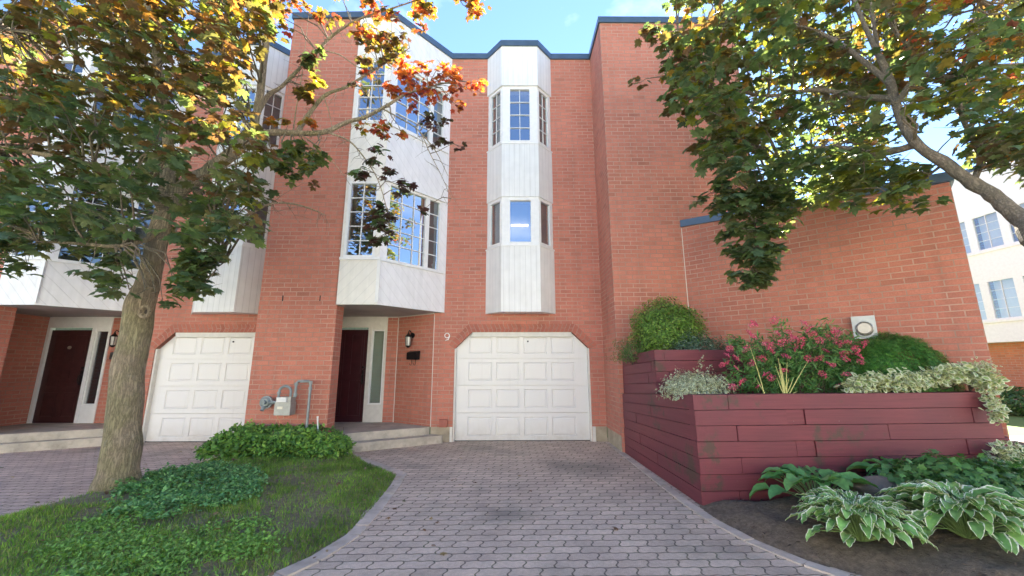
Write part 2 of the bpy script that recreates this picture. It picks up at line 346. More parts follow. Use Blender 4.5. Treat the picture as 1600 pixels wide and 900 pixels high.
BLADE = (np.array([(-.08, 0, 0), (.08, 0, 0), (0, .35, .95)], float), np.array([(0, 1, 2)]), np.array([(0, 0), (0, 0), (0, 1)], float))
TUFT = (np.array([(-.05, 0, 0), (.05, 0, 0), (.0, 1, .1), (.0, .1, .0), (.45, .55, .1), (.36, .68, .12), (0, .15, 0), (-.45, .5, .1), (-.36, .64, .12)], float), np.array([(0, 1, 2), (3, 4, 5), (6, 7, 8)]), np.zeros((9, 2)))
def frames(N, roll):
    N = N/np.linalg.norm(N, axis=1, keepdims=True)
    ref = np.where(np.abs(N[:, 2:3]) < .9, np.array([[0, 0, 1.]]), np.array([[1., 0, 0]]))
    A = np.cross(ref, N); A /= np.linalg.norm(A, axis=1, keepdims=True); B = np.cross(N, A)
    c, s = np.cos(roll)[:, None], np.sin(roll)[:, None]
    X = A*c+B*s; Y = -A*s+B*c
    return X, Y, N
def leaves(name, mat, shape, P, N, S, col, parent=None, roll=None, XY=None):
    V, F, U = shape; n = len(P); k = len(V)
    if XY is not None: X, Y, Z = XY
    else:
        roll = RNG.uniform(0, 2*pi, n) if roll is None else roll; X, Y, Z = frames(N, roll)
    S = np.broadcast_to(np.asarray(S, float), (n,))[:, None, None]
    W = P[:, None, :]+S*(V[None, :, 0:1]*X[:, None, :]+V[None, :, 1:2]*Y[:, None, :]+V[None, :, 2:3]*Z[:, None, :])
    W = W.reshape(-1, 3); FF = (F[None]+(np.arange(n)*k)[:, None, None]).reshape(-1)
    me = bpy.data.meshes.new(name); nf = n*len(F)
    me.vertices.add(len(W)); me.vertices.foreach_set('co', W.ravel().astype(np.float32))
    me.loops.add(nf*3); me.loops.foreach_set('vertex_index', FF.astype(np.int32))
    me.polygons.add(nf); me.polygons.foreach_set('loop_start', np.arange(0, nf*3, 3, dtype=np.int32)); me.polygons.foreach_set('loop_total', np.full(nf, 3, np.int32))
    me.update(); me.validate()
    ca = me.attributes.new('Col', 'FLOAT_COLOR', 'POINT'); cc = np.ones((n, k, 4)); cc[:, :, :3] = col[:, None, :]; ca.data.foreach_set('color', cc.ravel().astype(np.float32))
    ua = me.attributes.new('luv', 'FLOAT2', 'POINT'); uu = np.broadcast_to(U[None], (n, k, 2)); ua.data.foreach_set('vector', np.ascontiguousarray(uu, dtype=np.float32).ravel())
    me.materials.append(mat); o = bpy.data.objects.new(name, me); COL.objects.link(o)
    if parent: o.parent = parent; o.matrix_parent_inverse = Matrix.Translation(-world_loc(parent))
    return o
def colors(n, pal, wts=None, jit=.18):
    pal = np.array(pal); i = RNG.choice(len(pal), n, p=None if wts is None else np.array(wts)/sum(wts))
    return np.clip(pal[i]*RNG.uniform(1-jit, 1+jit, (n, 1))*RNG.uniform(.94, 1.06, (n, 3)), 0, 1)
def upN(n, tilt=.6, up=1.0):
    N = RNG.normal(0, tilt, (n, 3)); N[:, 2] = up+RNG.normal(0, tilt*.4, n); return N

# ------------------------------------------------------------------ ground
def flat(name, pts, z, mat, label=None):
    b = MB(); b.poly(pts, z); o = b.build(name, mat); tag(o, label, None, None, 'structure')
    bm = bmesh.new(); bm.from_mesh(o.data); bmesh.ops.triangulate(bm, faces=bm.faces); bm.to_mesh(o.data); bm.free(); return o
lawn_far = Mat('far lawn'); g_ = lawn_far.geo(); lawn_far.bsdf(lawn_far.mix(lawn_far.ramp(lawn_far.noise(g_, 6, 5, .7), .3, .7), (.07, .13, .02), (.13, .20, .03)), .9); 
flat('ground', [(-300, -300), (300, -300), (300, 300), (-300, 300)], -.03, lawn_far.m)
flat('road', [(-300, -9), (300, -9), (300, 1.2), (-300, 1.2)], -.012, m_soil('asphalt', (.24, .225, .21), (.36, .335, .31), 40))
flat('driveway', [(-1.9, 1.1), (2.9, 1.1), (2.9, 4.3), (2.02, 4.6), (2.02, 9), (-4.2, 9), (-4.2, 6.2), (-1.9, 6.2)], 0, pav)
flat('neighbour_driveway', [(-11.5, 1.1), (-4.3, 1.1), (-4.3, 9), (-11.5, 9)], -.002, pav2)
flat('footpath', [(9.2, 5), (40, 5), (40, 8.6), (9.2, 8.6)], -.01, m_plain('pale gravel', (.62, .60, .56), .9, 0, .2, 30))

def edge_strip(name, path, wdt, mat, z=.012, step=.21):
    b = MB(); path = [Vector((p[0], p[1], 0)) for p in path]; pts = []
    for a, c in zip(path, path[1:]):
        k = max(1, round((c-a).length/step))
        for i in range(k): pts.append((a.lerp(c, i/k), a.lerp(c, (i+1)/k)))
    for p, q in pts:
        d = (q-p).normalized(); nn = Vector((-d.y, d.x, 0)); g = .004; h = random.uniform(-.003, .003)
        b.prism([(p+d*g-nn*wdt/2)[:2], (q-d*g-nn*wdt/2)[:2], (q-d*g+nn*wdt/2)[:2], (p+d*g+nn*wdt/2)[:2]], -.03, z+h)
    o = b.build(name, mat, bevel=.003); tag(o, None, None, None, 'structure'); return o
edgem = m_concrete('paver edging', (.60, .50, .40))
edge_strip('lawn_kerb', [(-2.62, 7.0), (-2.2, 6.55), (-1.46, 5.78), (-1.40, 5.2), (-1.36, 4.4), (-1.36, 3.8), (-1.48, 3.35), (-1.75, 2.9), (-2.2, 2.4), (-2.9, 1.9), (-4, 1.5)], .12, edgem, step=.24)
edge_strip('planting_bed_kerb', [(1.90, 8.0), (1.90, 4.5), (1.93, 4.1), (2.02, 3.65), (2.2, 3.25), (2.5, 2.85), (2.95, 2.5), (3.6, 2.2), (5, 1.9), (8, 1.7)], .10, edgem, step=.22)

def mound(name, poly, hfun, mat, res=.07, kind='structure'):
    """heightfield over a polygon"""
    def inside(x, y):
        c = False; n = len(poly)
        for i in range(n):
            (x1, y1), (x2, y2) = poly[i], poly[(i+1) % n]
            if (y1 > y) != (y2 > y) and x < (x2-x1)*(y-y1)/(y2-y1)+x1: c = not c
        return c
    def dist(x, y):
        d = 9e9; n = len(poly)
        for i in range(n):
            a, b = Vector(poly[i]), Vector(poly[(i+1) % n]); p = Vector((x, y)); ab = b-a
            t = max(0, min(1, (p-a).dot(ab)/ab.length_squared)); d = min(d, (p-a-ab*t).length)
        return d
    xs = np.arange(min(p[0] for p in poly)-res, max(p[0] for p in poly)+res, res); ys = np.arange(min(p[1] for p in poly)-res, max(p[1] for p in poly)+res, res)
    idx = {}; V = []; F = []
    for i, x in enumerate(xs):
        for j, y in enumerate(ys):
            if inside(x, y):
                d = dist(x, y); idx[i, j] = len(V); V.append((x, y, hfun(x, y, d)))
    for i in range(len(xs)):
        for j in range(len(ys)):
            q = [(i, j), (i+1, j), (i+1, j+1), (i, j+1)]
            if all(k in idx for k in q): F.append([idx[k] for k in q])
    me = bpy.data.meshes.new(name); me.from_pydata(V, [], F); me.polygons.foreach_set('use_smooth', [True]*len(F)); me.materials.append(mat)
    o = bpy.data.objects.new(name, me); COL.objects.link(o); o['kind'] = kind; return inside, dist
LAWN = [(-2.55, 7.05), (-2.16, 6.5), (-1.46, 5.75), (-1.39, 5.2), (-1.35, 4.4), (-1.35, 3.8), (-1.48, 3.35), (-1.76, 2.86), (-2.24, 2.35), (-3.0, 1.85), (-4.2, 1.4), (-6, 1.2), (-7.5, 1.2), (-7.2, 2.4), (-5.9, 3.4), (-5.0, 4.1), (-4.75, 4.6), (-4.7, 5.6), (-4.72, 7.05)]
TB = Vector((-4.38, 4.78, 0))
def lawn_h(x, y, d):
    t = sqrt((x-TB.x)**2+(y-TB.y)**2)
    return -.012+min(d, .5)*.17+.02*noise.noise(Vector((x*2.5, y*2.5, 0)))+.10*math.exp(-t*t*2.2)*min(1, d*4)
lawn_in, lawn_d = mound('lawn', LAWN, lawn_h, dirt)
BED = [(1.93, 4.7), (1.90, 4.1), (1.98, 3.62), (2.17, 3.23), (2.47, 2.84), (2.93, 2.49), (3.6, 2.18), (5, 1.88), (8, 1.69), (12, 1.6), (12, 6), (7.4, 6.6), (5.9, 4.9), (5.5, 4.75)]
def bed_h(x, y, d): return -.022+min(d, .4)*.30+.035*noise.noise(Vector((x*3, y*3, 3)))+.012*noise.noise(Vector((x*14, y*14, 3)))+max(0, min(.22, (x-2.6)*.09))
bed_in, bed_d = mound('planting_bed', BED, bed_h, soil, .04)
def bedz(x, y): return bed_h(x, y, bed_d(x, y)) if bed_in(x, y) else 0.
def lawnz(x, y): return lawn_h(x, y, lawn_d(x, y))

# ------------------------------------------------------------------ house building helpers
TOP, CAP = 8.56, 8.70
def panel(b, p0, p1, z0, z1, holes=(), u0=0, reveal=.07, flip=False):
    """wall strip p0->p1 (outside on the right-hand side seen walking p0->p1 ... i.e. facing -Y when p1.x>p0.x) with rectangular holes (s0,s1,za,zb)"""
    p0, p1 = Vector(p0), Vector(p1); L = (p1-p0).length; d = (p1-p0)/L; nrm = Vector((-d.y, d.x))
    ss = sorted({0, L, *[h[0] for h in holes], *[h[1] for h in holes]}); zs = sorted({z0, z1, *[h[2] for h in holes], *[h[3] for h in holes]})
    for a, c in zip(ss, ss[1:]):
        for e, f in zip(zs, zs[1:]):
            if any(h[0] <= a and c <= h[1] and h[2] <= e and f <= h[3] for h in holes): continue
            A, B_ = p0+d*a, p0+d*c; b.face([(A.x, A.y, e), (B_.x, B_.y, e), (B_.x, B_.y, f), (A.x, A.y, f)], [(u0+a, e), (u0+c, e), (u0+c, f), (u0+a, f)])
    for s0, s1, za, zb in holes:
        A, B_ = p0+d*s0, p0+d*s1; A2, B2 = A+nrm*reveal, B_+nrm*reveal
        for q in (((A, za), (B_, za), (B2, za), (A2, za)), ((A, zb), (A2, zb), (B2, zb), (B_, zb)), ((A, za), (A2, za), (A2, zb), (A, zb)), ((B_, za), (B_, zb), (B2, zb), (B2, za))):
            b.face([(p.x, p.y, z) for p, z in q])
def window(parent, p0, p1, s0, s1, z0, z1, cols, rows, gm=None, inset=.03, fw=.045, back=None, backd=.18, split=None, label=None, mw=.014):
    p0, p1 = Vector(p0), Vector(p1); d = (p1-p0).normalized(); n = Vector((-d.y, d.x)); D3 = Vector((d.x, d.y, 0)); N3 = Vector((n.x, n.y, 0)); Z = Vector((0, 0, 1))
    def W(s, z, k=0): q = p0+d*s+n*k; return Vector((q.x, q.y, z))
    def barr(b, sa, sb, za, zb, k, hk): b.obox(W((sa+sb)/2, (za+zb)/2, k), D3, N3, Z, (sb-sa)/2, hk, (zb-za)/2)
    f = MB(); barr(f, s0, s0+fw, z0, z1, inset, .028); barr(f, s1-fw, s1, z0, z1, inset, .028); barr(f, s0+fw, s1-fw, z0, z0+fw, inset, .0275); barr(f, s0+fw, s1-fw, z1-fw, z1, inset, .0275)
    if split: barr(f, split-.03, split+.03, z0+fw, z1-fw, inset, .026)
    fo = f.build('window', white, parent, bevel=.004)
    if label: fo['label'] = label
    g = MB(); g.quad(W(s0+fw*.8, z0+fw*.8, inset+.012), W(s1-fw*.8, z0+fw*.8, inset+.012), W(s1-fw*.8, z1-fw*.8, inset+.012), W(s0+fw*.8, z1-fw*.8, inset+.012)); g.build('pane', gm or glass, fo)
    if cols*rows > 1:
        q = MB(); a, c = s0+fw, s1-fw; e, h = z0+fw, z1-fw
        for i in range(1, cols): barr(q, a+(c-a)*i/cols-mw/2, a+(c-a)*i/cols+mw/2, e, h, inset, .009)
        for i in range(1, rows): barr(q, a, c, e+(h-e)*i/rows-mw/2, e+(h-e)*i/rows+mw/2, inset+.001, .009)
        (q.build('glazing_bars', white, fo) if cols > 1 else build_each(q, 'glazing_bar', white, fo))
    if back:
        r = MB(); r.quad(W(s0-.02, z0-.02, backd), W(s1+.02, z0-.02, backd), W(s1+.02, z1+.02, backd), W(s0-.02, z1+.02, backd)); r.build('blind', back, fo)  # with darkin: a dark sheet painted for the unlit room, not a blind
    return fo
def coping(parent, path, z0=TOP, z1=CAP, out=.035, inn=.22):
    n = len(path); P = [Vector(p) for p in path]
    def off(k):
        r = []
        for i in range(n):
            dirs = []
            if i: dirs.append((P[i]-P[i-1]).normalized())
            if i < n-1: dirs.append((P[i+1]-P[i]).normalized())
            nn = [Vector((d.y, -d.x)) for d in dirs]; mm = sum(nn, Vector((0, 0))).normalized(); mm *= k/max(.5, mm.dot(nn[0])); r.append(P[i]+mm)
        return r
    A, B_ = off(out), off(-inn); b = MB()
    for i in range(n-1): b.prism([tuple(A[i]), tuple(A[i+1]), tuple(B_[i+1]), tuple(B_[i])], z0, z1)
    return b.build('coping', capm, parent)
def garage(parent, ox, plane=8.1):
    x0, x1, yd, H = ox-1.11, ox+1.63, plane+.10, 2.13
    b = MB(); rows = 4; cols = 4; sh = H/rows; a0, a1 = x0+.25, x1-.24; cw = (a1-a0)/cols
    for r in range(rows):
        z0, z1 = r*sh+.004, (r+1)*sh-.004; xs = [x0+.02]; 
        cells = [(a0+c*cw+.03, a0+(c+1)*cw-.055) for c in range(cols)]
        pz0, pz1 = z0+.085, z1-.075
        # rails and stiles
        b.box(x0+.02, x1-.02, yd, yd+.04, z0, pz0); b.box(x0+.02, x1-.02, yd, yd+.04, pz1, z1)
        e = [x0+.02]+[v for c in cells for v in c]+[x1-.02]
        for i in range(0, len(e), 2): b.box(e[i], e[i+1], yd, yd+.04, pz0, pz1)
        for cx0, cx1 in cells:
            i1, i2 = .018, .045
            R = [[(cx0+k, yd+dy, pz0+k), (cx1-k, yd+dy, pz0+k), (cx1-k, yd+dy, pz1-k), (cx0+k, yd+dy, pz1-k)] for k, dy in ((0, 0), (i1, .014), (i2, .004))]
            for q, r2 in zip(R, R[1:]):
                for i in range(4): j = (i+1) % 4; b.quad(q[i], q[j], r2[j], r2[i])
            b.quad(*R[2])
    b.box(x0+.01, x1-.01, yd+.041, yd+.06, 0, H-.002)
    o = b.build('garage_door', garm, parent)
    f = MB(); f.box(x0+.001, x0+.035, plane+.02, yd-.002, 0, 1.80); f.box(x1-.035, x1-.001, plane+.02, yd-.002, 0, 1.80); f.box(x0+.35, x1-.35, plane+.02, yd-.002, H-.05, H-.001)
    f.box(x0-.05, x0-.001, plane-.02, plane+.02, 0, .28); f.box(x1+.001, x1+.06, plane-.02, plane+.02, 0, .28)
    f.box(x0+.35, x1-.35, plane+.03, yd, H-.09, H-.05); build_each(f, 'garage_frame', trimw, parent)
    s = MB(); s.box(x0+.03, x1-.03, yd-.01, yd+.03, -.01, .012); s.build('weather_strip', blackm, o)
    h = MB(); h.box(ox+.38-.01, ox+.40, yd-.012, yd+.002, 1.93, 1.96); h.build('lock', blackm, o)
    return o
def entry(parent, ox, dmat, darklight):
    Yd = 8.75; b = MB(); x0, x1 = ox-4.02, ox-3.10; z0, z1 = .285, 2.24
    # door slab with six raised mouldings
    b.box(x0, x1, Yd+.03, Yd+.07, z0, z1); d = b.build('front_door', dmat, parent, bevel=.002)
    pb = MB(); cw = (x1-x0)/2
    for c in range(2):
        for (a, e) in ((.12, .62), (.72, 1.12 if darklight else 1.8), (1.25, 1.86)) if darklight else ((.12, .86), (.98, 1.86)):
            xa, xb = x0+.12+c*cw-.03*c, x0+cw-.06+c*cw-.03*c; za, zb = z0+a, z0+e
            for q in ((xa, xb, za, za+.018), (xa, xb, zb-.018, zb), (xa, xa+.018, za, zb), (xb-.018, xb, za, zb)): pb.box(q[0], q[1], Yd+.018, Yd+.031, q[2], q[3])
            pb.box(xa+.05, xb-.05, Yd+.022, Yd+.031, za+.05, zb-.05)
    pb.build('door_panels', dmat, d)
    h = MB(); h.box(x1-.10, x1-.055, Yd+.005, Yd+.031, z0+.78, z0+1.08); h.tube([(x1-.078, Yd+.01, z0+1.0), (x1-.078, Yd-.04, z0+.97), (x1-.078, Yd-.04, z0+.84), (x1-.078, Yd+.01, z0+.8)], .009, 8); h.disc((x1-.078, Yd+.028, z0+1.14), (0, -1, 0), .026, .025); h.build('door_handle', blackm, d)
    f = MB()
    f.box(x0-.06, x0, Yd-.02, Yd+.08, z0, z1+.05); f.box(x1, x1+.075, Yd-.02, Yd+.08, z0, z1+.05); f.box(ox-2.735, ox-2.69, Yd-.02, Yd+.08, z0, z1+.05)
    f.box(x0-.06, ox-2.69, Yd-.021, Yd+.08, z1+.05, 2.535); f.box(x1+.075, ox-2.735, Yd-.012, Yd+.08, z0, z0+.36); f.box(x1+.075, ox-2.735, Yd-.012, Yd+.03, z1-.0, z1+.05)
    f.box(x0, x1, Yd-.01, Yd+.06, z0-.03, z0); build_each(f, 'door_frame', trimw if not darklight else white, parent, bevel=.003)
    w = window(parent, (x1+.075, Yd), (ox-2.735, Yd), 0, ox-2.735-x1-.075, z0+.36, z1, 1, 1, glass_dk, .03, .03, darkin if darklight else curtain, .09)
    return d
def house(ox, name, label, main_x0, main_x1, dmat, darklight, first):
    root = empty(name, (ox, 8.1, 0), label, 'house')
    PL = 8.1
    # main brick wall with chamfered garage opening, front fin, recess side and angled walls
    b = MB(); g0, g1, H, c = ox-1.11, ox+1.63, 2.13, .35; cz = H-.34
    def fz(pts): b.face([(x, PL, z) for x, z in pts], [(x, z) for x, z in pts])
    xl, xr = ox-1.54, main_x1
    fz([(xl, .28), (g0, .28), (g0, cz), (xl, cz)]); fz([(xl, cz), (g0, cz), (g0+c, H), (g0+c, H+.5), (xl, H+.5)])
    fz([(g0+c, H), (g1-c, H), (g1-c, H+.5), (g0+c, H+.5)]); fz([(g1, cz), (xr, cz), (xr, H+.5), (g1-c, H+.5), (g1-c, H)]); fz([(g1, .28), (xr, .28), (xr, cz), (g1, cz)])
    fz([(xl, H+.5), (xr, H+.5), (xr, TOP), (xl, TOP)])
    # opening reveals
    for (a, e) in (((g0, 0), (g0, cz)), ((g0, cz), (g0+c, H)), ((g0+c, H), (g1-c, H)), ((g1-c, H), (g1, cz)), ((g1, cz), (g1, 0))):
        b.face([(a[0], PL, a[1]), (a[0], PL+.2, a[1]), (e[0], PL+.2, e[1]), (e[0], PL, e[1])], [(0, a[1]), (.2, a[1]), (.2, e[1]+.1), (0, e[1]+.1)])
    b.wall((ox-2.46, 8.75), (xl, PL), .28, 2.53, .07); b.wall((ox-2.69, 8.75), (ox-2.46, 8.75), .28, 2.53, .02)
    b.wall((ox-4.10, 7.32), (ox-4.10, 8.9), .28, 2.53, 0)
    b.build('wall', brick, root)
    f = MB(); f.wall((ox-4.485, 8.9), (ox-4.485, 7.02), 0, TOP, 0); f.wall((ox-4.485, 7.02), (ox-3.09, 7.02), 0, TOP, .06); f.wall((ox-3.09, 7.02), (ox-3.09, 7.32), 0, TOP, 0); f.wall((ox-3.09, 7.32), (ox-4.10, 7.32), 0, TOP, 0)
    f.poly([(ox-4.485, 7.02), (ox-3.09, 7.02), (ox-3.09, 7.32), (ox-4.485, 7.32)], TOP); f.build('brick_pier', brick, root)
    if first:
        s = MB(); s.box(ox-4.08, ox-4.065, 7.012, 7.02, 2.60, 2.70); s.box(ox-3.41, ox-3.395, 7.012, 7.02, 2.60, 2.70); build_each(s, 'weep_slot', blackm, root)
    fo = MB(); fo.box(xl, g0-.002, PL+.004, PL+.2, -.05, .28); fo.box(g1+.002, xr-.004, PL+.004, PL+.2, -.05, .28); build_each(fo, 'foundation', found, root)
    # soldier-brick arch round the garage head
    a = MB(); wd = .165; yy = PL-.004; pts = [(g1+.001, cz-.35), (g1, cz), (g1-c, H), (g0+c, H), (g0, cz)]; outp = [(g1+.16, cz-.35), (g1+.16, cz+.07), (g1-c+.07, H+wd), (g0+c-.07, H+wd), (g0-.12, cz+.09)]
    u = 0
    for i in range(len(pts)-1):
        p, q, r, s_ = pts[i], pts[i+1], outp[i+1], outp[i]; L = sqrt((p[0]-q[0])**2+(p[1]-q[1])**2)
        if i == 0: continue
        P4 = [(p[0], yy, p[1]), (q[0], yy, q[1]), (r[0], yy, r[1]), (s_[0], yy, s_[1])]
        a.face(P4[::-1], [(u, .215), (u+L, .215), (u+L, .015), (u, .015)][::-1]); u += L
        a.face([P4[0], P4[1], (q[0], yy+.1, q[1]), (p[0], yy+.1, p[1])]); a.face([P4[3], P4[2], (r[0], PL, r[1]), (s_[0], PL, s_[1])][::-1])
    a.build('brick_arch', brick_arch, root)
    # angled bay over the entry
    p = [(ox-3.088, 6.975), (ox-2.37, 6.975), (ox-1.34, PL)]
    bays = MB(); h1 = [(.05, .62, 3.40, 4.90), (.05, .62, 6.15, 7.55)]; panel(bays, p[0], p[1], 2.53, TOP, h1)
    bays.box(p[0][0], p[0][0]+.002, 6.975, 7.02, 2.53, TOP)
    bays.build('bay_front_panel', sid_e if first else sid_d, root)
    bb = MB(); h2 = [(.10, 1.36, 3.36, 4.92), (.10, 1.36, 6.15, 7.57)]; panel(bb, p[1], p[2], 2.53, TOP, h2)
    bb.wall(p[2], (p[2][0], PL+.01), 2.53, TOP); bb.build('bay_side_panel', sid_d, root)
    tr = MB()
    tr.obox((p[1][0], p[1][1]-.004, 2.99), (1, 0, 0), (0, 1, 0), (0, 0, 1), .03, .012, .42)
    dv = (Vector(p[2])-Vector(p[1])).normalized(); nn = Vector((-dv.y, dv.x))
    for za, zb in ((3.36, 3.40), (6.11, 6.15)):
        tr.box(p[0][0], p[1][0]+.03, 6.975-.035, 6.975, za-.01, zb)
        m1 = Vector(p[1])+dv*.75-nn*.017; tr.obox((m1.x, m1.y, (za+zb)/2-.015), (dv.x, dv.y, 0), (nn.x, nn.y, 0), (0, 0, 1), .74, .017, .025)
    for za in (4.92, 7.57):
        m1 = Vector(p[1])+dv*.73-nn*.02; tr.obox((m1.x, m1.y, za+.015), (dv.x, dv.y, 0), (nn.x, nn.y, 0), (0, 0, 1), .7, .02, .015)
    build_each(tr, 'bay_trim', white, root, bevel=.003)
    for (s0, s1, za, zb) in h1: window(root, p[0], p[1], s0, s1, za, zb, 2, 5, glass if first else glass_dk, back=darkin, backd=.3)
    for (s0, s1, za, zb) in h2:
        window(root, p[1], p[2], s0, s1-.34, za, zb, 3, 5, glass if first else glass_dk, back=darkin, backd=.3)
        window(root, p[1], p[2], s1-.34, s1, za, zb, 1, 5, glass_dk, back=blind, backd=.16)
    so = MB(); so.poly([(ox-3.089, 6.98), (ox-2.37, 6.98), (ox-1.345, PL), (ox-1.54, PL), (ox-2.46, 8.75), (ox-4.1, 8.75), (ox-4.1, 7.32), (ox-3.089, 7.32)], 2.528, False); so.poly([(ox-3.089, 6.98), (ox-2.37, 6.98), (ox-1.345, PL), (ox-1.54, PL), (ox-2.46, 8.75), (ox-4.1, 8.75), (ox-4.1, 7.32), (ox-3.089, 7.32)], 2.56)
    so.build('soffit', soff, root)
    cm = MB(); 
    cm.bar((ox-2.69, 8.735, 2.515), (ox-2.46, 8.735, 2.515), .02); cm.bar((ox-2.46, 8.735, 2.515), (ox-1.55, 8.095, 2.515), .02)
    cm.tube([(ox-2.455, 8.742, .28), (ox-2.455, 8.742, 2.5)], .008, 6); cm.tube([(ox-1.54, 8.095, .28), (ox-1.54, 8.095, 2.5)], .007, 6); build_each(cm, 'caulk_line', trimw, root)
    # narrow three-sided bay over the garage
    q = [(ox-.47, PL), (ox-.15, 7.745), (ox+.62, 7.745), (ox+.94, PL)]
    nb = MB()
    def flare(k): return [(q[0][0]-k, PL), (q[1][0]-k*.5, q[1][1]-k), (q[2][0]+k*.5, q[2][1]-k), (q[3][0]+k, PL)]
    for z0, z1, k in ((2.50, 3.87, .02), (4.93, 6.16, .02), (7.56, TOP, .035)):
        Q = flare(k); u = 0
        for a_, c_ in zip(Q, Q[1:]): nb.wall(a_, c_, z0, z1, u); u += (Vector(c_)-Vector(a_)).length
        nb.poly(Q, z0, False); nb.poly(Q, z1)
    build_each(nb, 'bay_panel', sid_v, root)
    for z0, z1 in ((3.87, 4.93), (6.16, 7.56)):
        cn = MB(); cn.prism(flare(.035), z0-.02, z0+.008)
        for i, (a_, c_) in enumerate(zip(q, q[1:])):
            L = (Vector(c_)-Vector(a_)).length; m0, m1 = ((.17, L-.17) if i == 1 else (.10, L-.06) if i == 0 else (.06, L-.10))
            m0 -= .03; m1 += .03
            panel(cn, a_, c_, z0, z1, [(m0, m1, z0+.045, z1-.045)])
            up = z0 > 5
            window(root, a_, c_, m0, m1, z0+.045, z1-.045, 2 if up else 1, 4 if up else 1, glass if i == 1 else glass_dk, .02, .03, blind if i != 1 else darkin, .10 if i != 1 else .26, mw=.012)
        cn.build('bay_window_surround', white, root)
    coping(root, [(ox-4.485, PL), (ox-4.485, 7.02), (ox-3.09, 6.99), (ox-2.37, 6.975), (ox-1.34, PL), (ox-.50, PL), (ox-.17, 7.71), (ox+.64, 7.71), (ox+.975, PL), (main_x1, PL)])
    rf = MB(); rf.poly([(ox-4.485, 7.1), (ox-3.1, 7.1), (ox-2.4, 7.05), (ox-1.34, PL+.02), (main_x1, PL+.02), (main_x1, 18), (ox-4.485, 18)], TOP+.01)
    rf.wall((main_x0, 18), (main_x0, PL+.2), 0, TOP); rf.build('roof', roofm, root)  # unseen roof plane, added so the building casts its sun shadow
    garage(root, ox); entry(root, ox, dmat, darklight)
    # concrete landing and step
    st = empty('entry_steps', (ox-2.3, 7.7, 0), 'worn concrete landing and step at the door beside the number nine' if first else 'worn concrete landing and step at the far left front door', 'steps', 'entry steps of the row')
    lo = MB(); lo.prism([(ox-3.09, 6.98), (ox-2.72, 7.16), (ox-1.28, 7.98), (ox-1.5, 8.09), (ox-3.09, 8.09)], -.02, .145); lo.build('lower_step', conc, st, bevel=.012)
    up = MB(); up.prism([(ox-4.09, 7.33), (ox-2.86, 7.33), (ox-1.62, 8.02), (ox-1.56, 8.12), (ox-2.48, 8.74), (ox-4.09, 8.74)], .10, .285); up.build('landing', conc, st, bevel=.015)
    return root
def lantern(x, y, z, label, yaw=0):
    r = empty('wall_lantern', (x, y, z), label, 'lantern', 'wall lanterns by the front doors')
    b = MB(); c = Vector((x, y, z))
    k = 5
    def hexa(r0, r1, z0, z1, bb, seg=6):
        bb.tube([c+Vector((0, -.12, z0)), c+Vector((0, -.12, z1))], [r0, r1], seg)
    hexa(.075, .02, .06, .13, b); hexa(.02, .008, .13, .17, b); hexa(.045, .055, -.14, -.12, b); hexa(.02, .045, -.165, -.14, b)
    for i in range(6):
        a = 2*pi*i/6; b.tube([c+Vector((.052*cos(a), -.12+.052*sin(a), -.12)), c+Vector((.068*cos(a), -.12+.068*sin(a), .06))], .005, 5)
    b.build('lamp_cage', blackm, r)
    a = MB(); a.disc(c+Vector((0, 0, .1)), (0, -1, 0), .055, .02); a.tube([c+Vector((0, -.01, .1)), c+Vector((.0, -.06, .17)), c+Vector((0, -.10, .2)), c+Vector((0, -.12, .17))], .009, 8); a.build('bracket', blackm, r)
    g = MB(); hexa(.046, .06, -.12, .058, g); g.build('lamp_glass', m_plain('frosted lamp glass', (.55, .55, .5), .2, 0, .05), r)
    rt = Matrix.Rotation(yaw, 4, 'Z'); r.rotation_euler = (0, 0, yaw); return r
def mailbox(x, y, z, yaw, label, hooks=True):
    r = empty('mailbox', (x, y, z), label, 'mailbox', 'wall mailboxes'); b = MB(); b.box(x-.145, x+.145, y-.10, y, z-.08, z+.07); b.face([(x-.15, y-.11, z+.06), (x+.15, y-.11, z+.06), (x+.15, y, z+.10), (x-.15, y, z+.10)]); b.face([(x-.15, y-.11, z+.06), (x-.15, y, z+.10), (x-.15, y, z+.06)]); b.face([(x+.15, y-.11, z+.06), (x+.15, y, z+.06), (x+.15, y, z+.10)])
    b.build('box', blackm, r, bevel=.004)
    if hooks:
        h = MB()
        for dx in (-.06, .06): h.tube([(x+dx, y-.03, z-.08), (x+dx, y-.03, z-.17), (x+dx, y-.05, z-.19), (x+dx, y-.08, z-.18), (x+dx, y-.085, z-.155)], .005, 6)
        build_each(h, 'newspaper_hook', blackm, r)
    r.rotation_euler = (0, 0, yaw); return r

W = 6.05
house(0, 'townhouse', 'red brick townhouse with white bays, white garage door and the number 9', -4.2, 1.917, doorm, False, True)
house(-W, 'townhouse', 'red brick townhouse at the left behind the leafy tree, dark sidelight by its door', -12.5, -4.13, doord, True, False)
N9 = bpy.data.objects['townhouse']
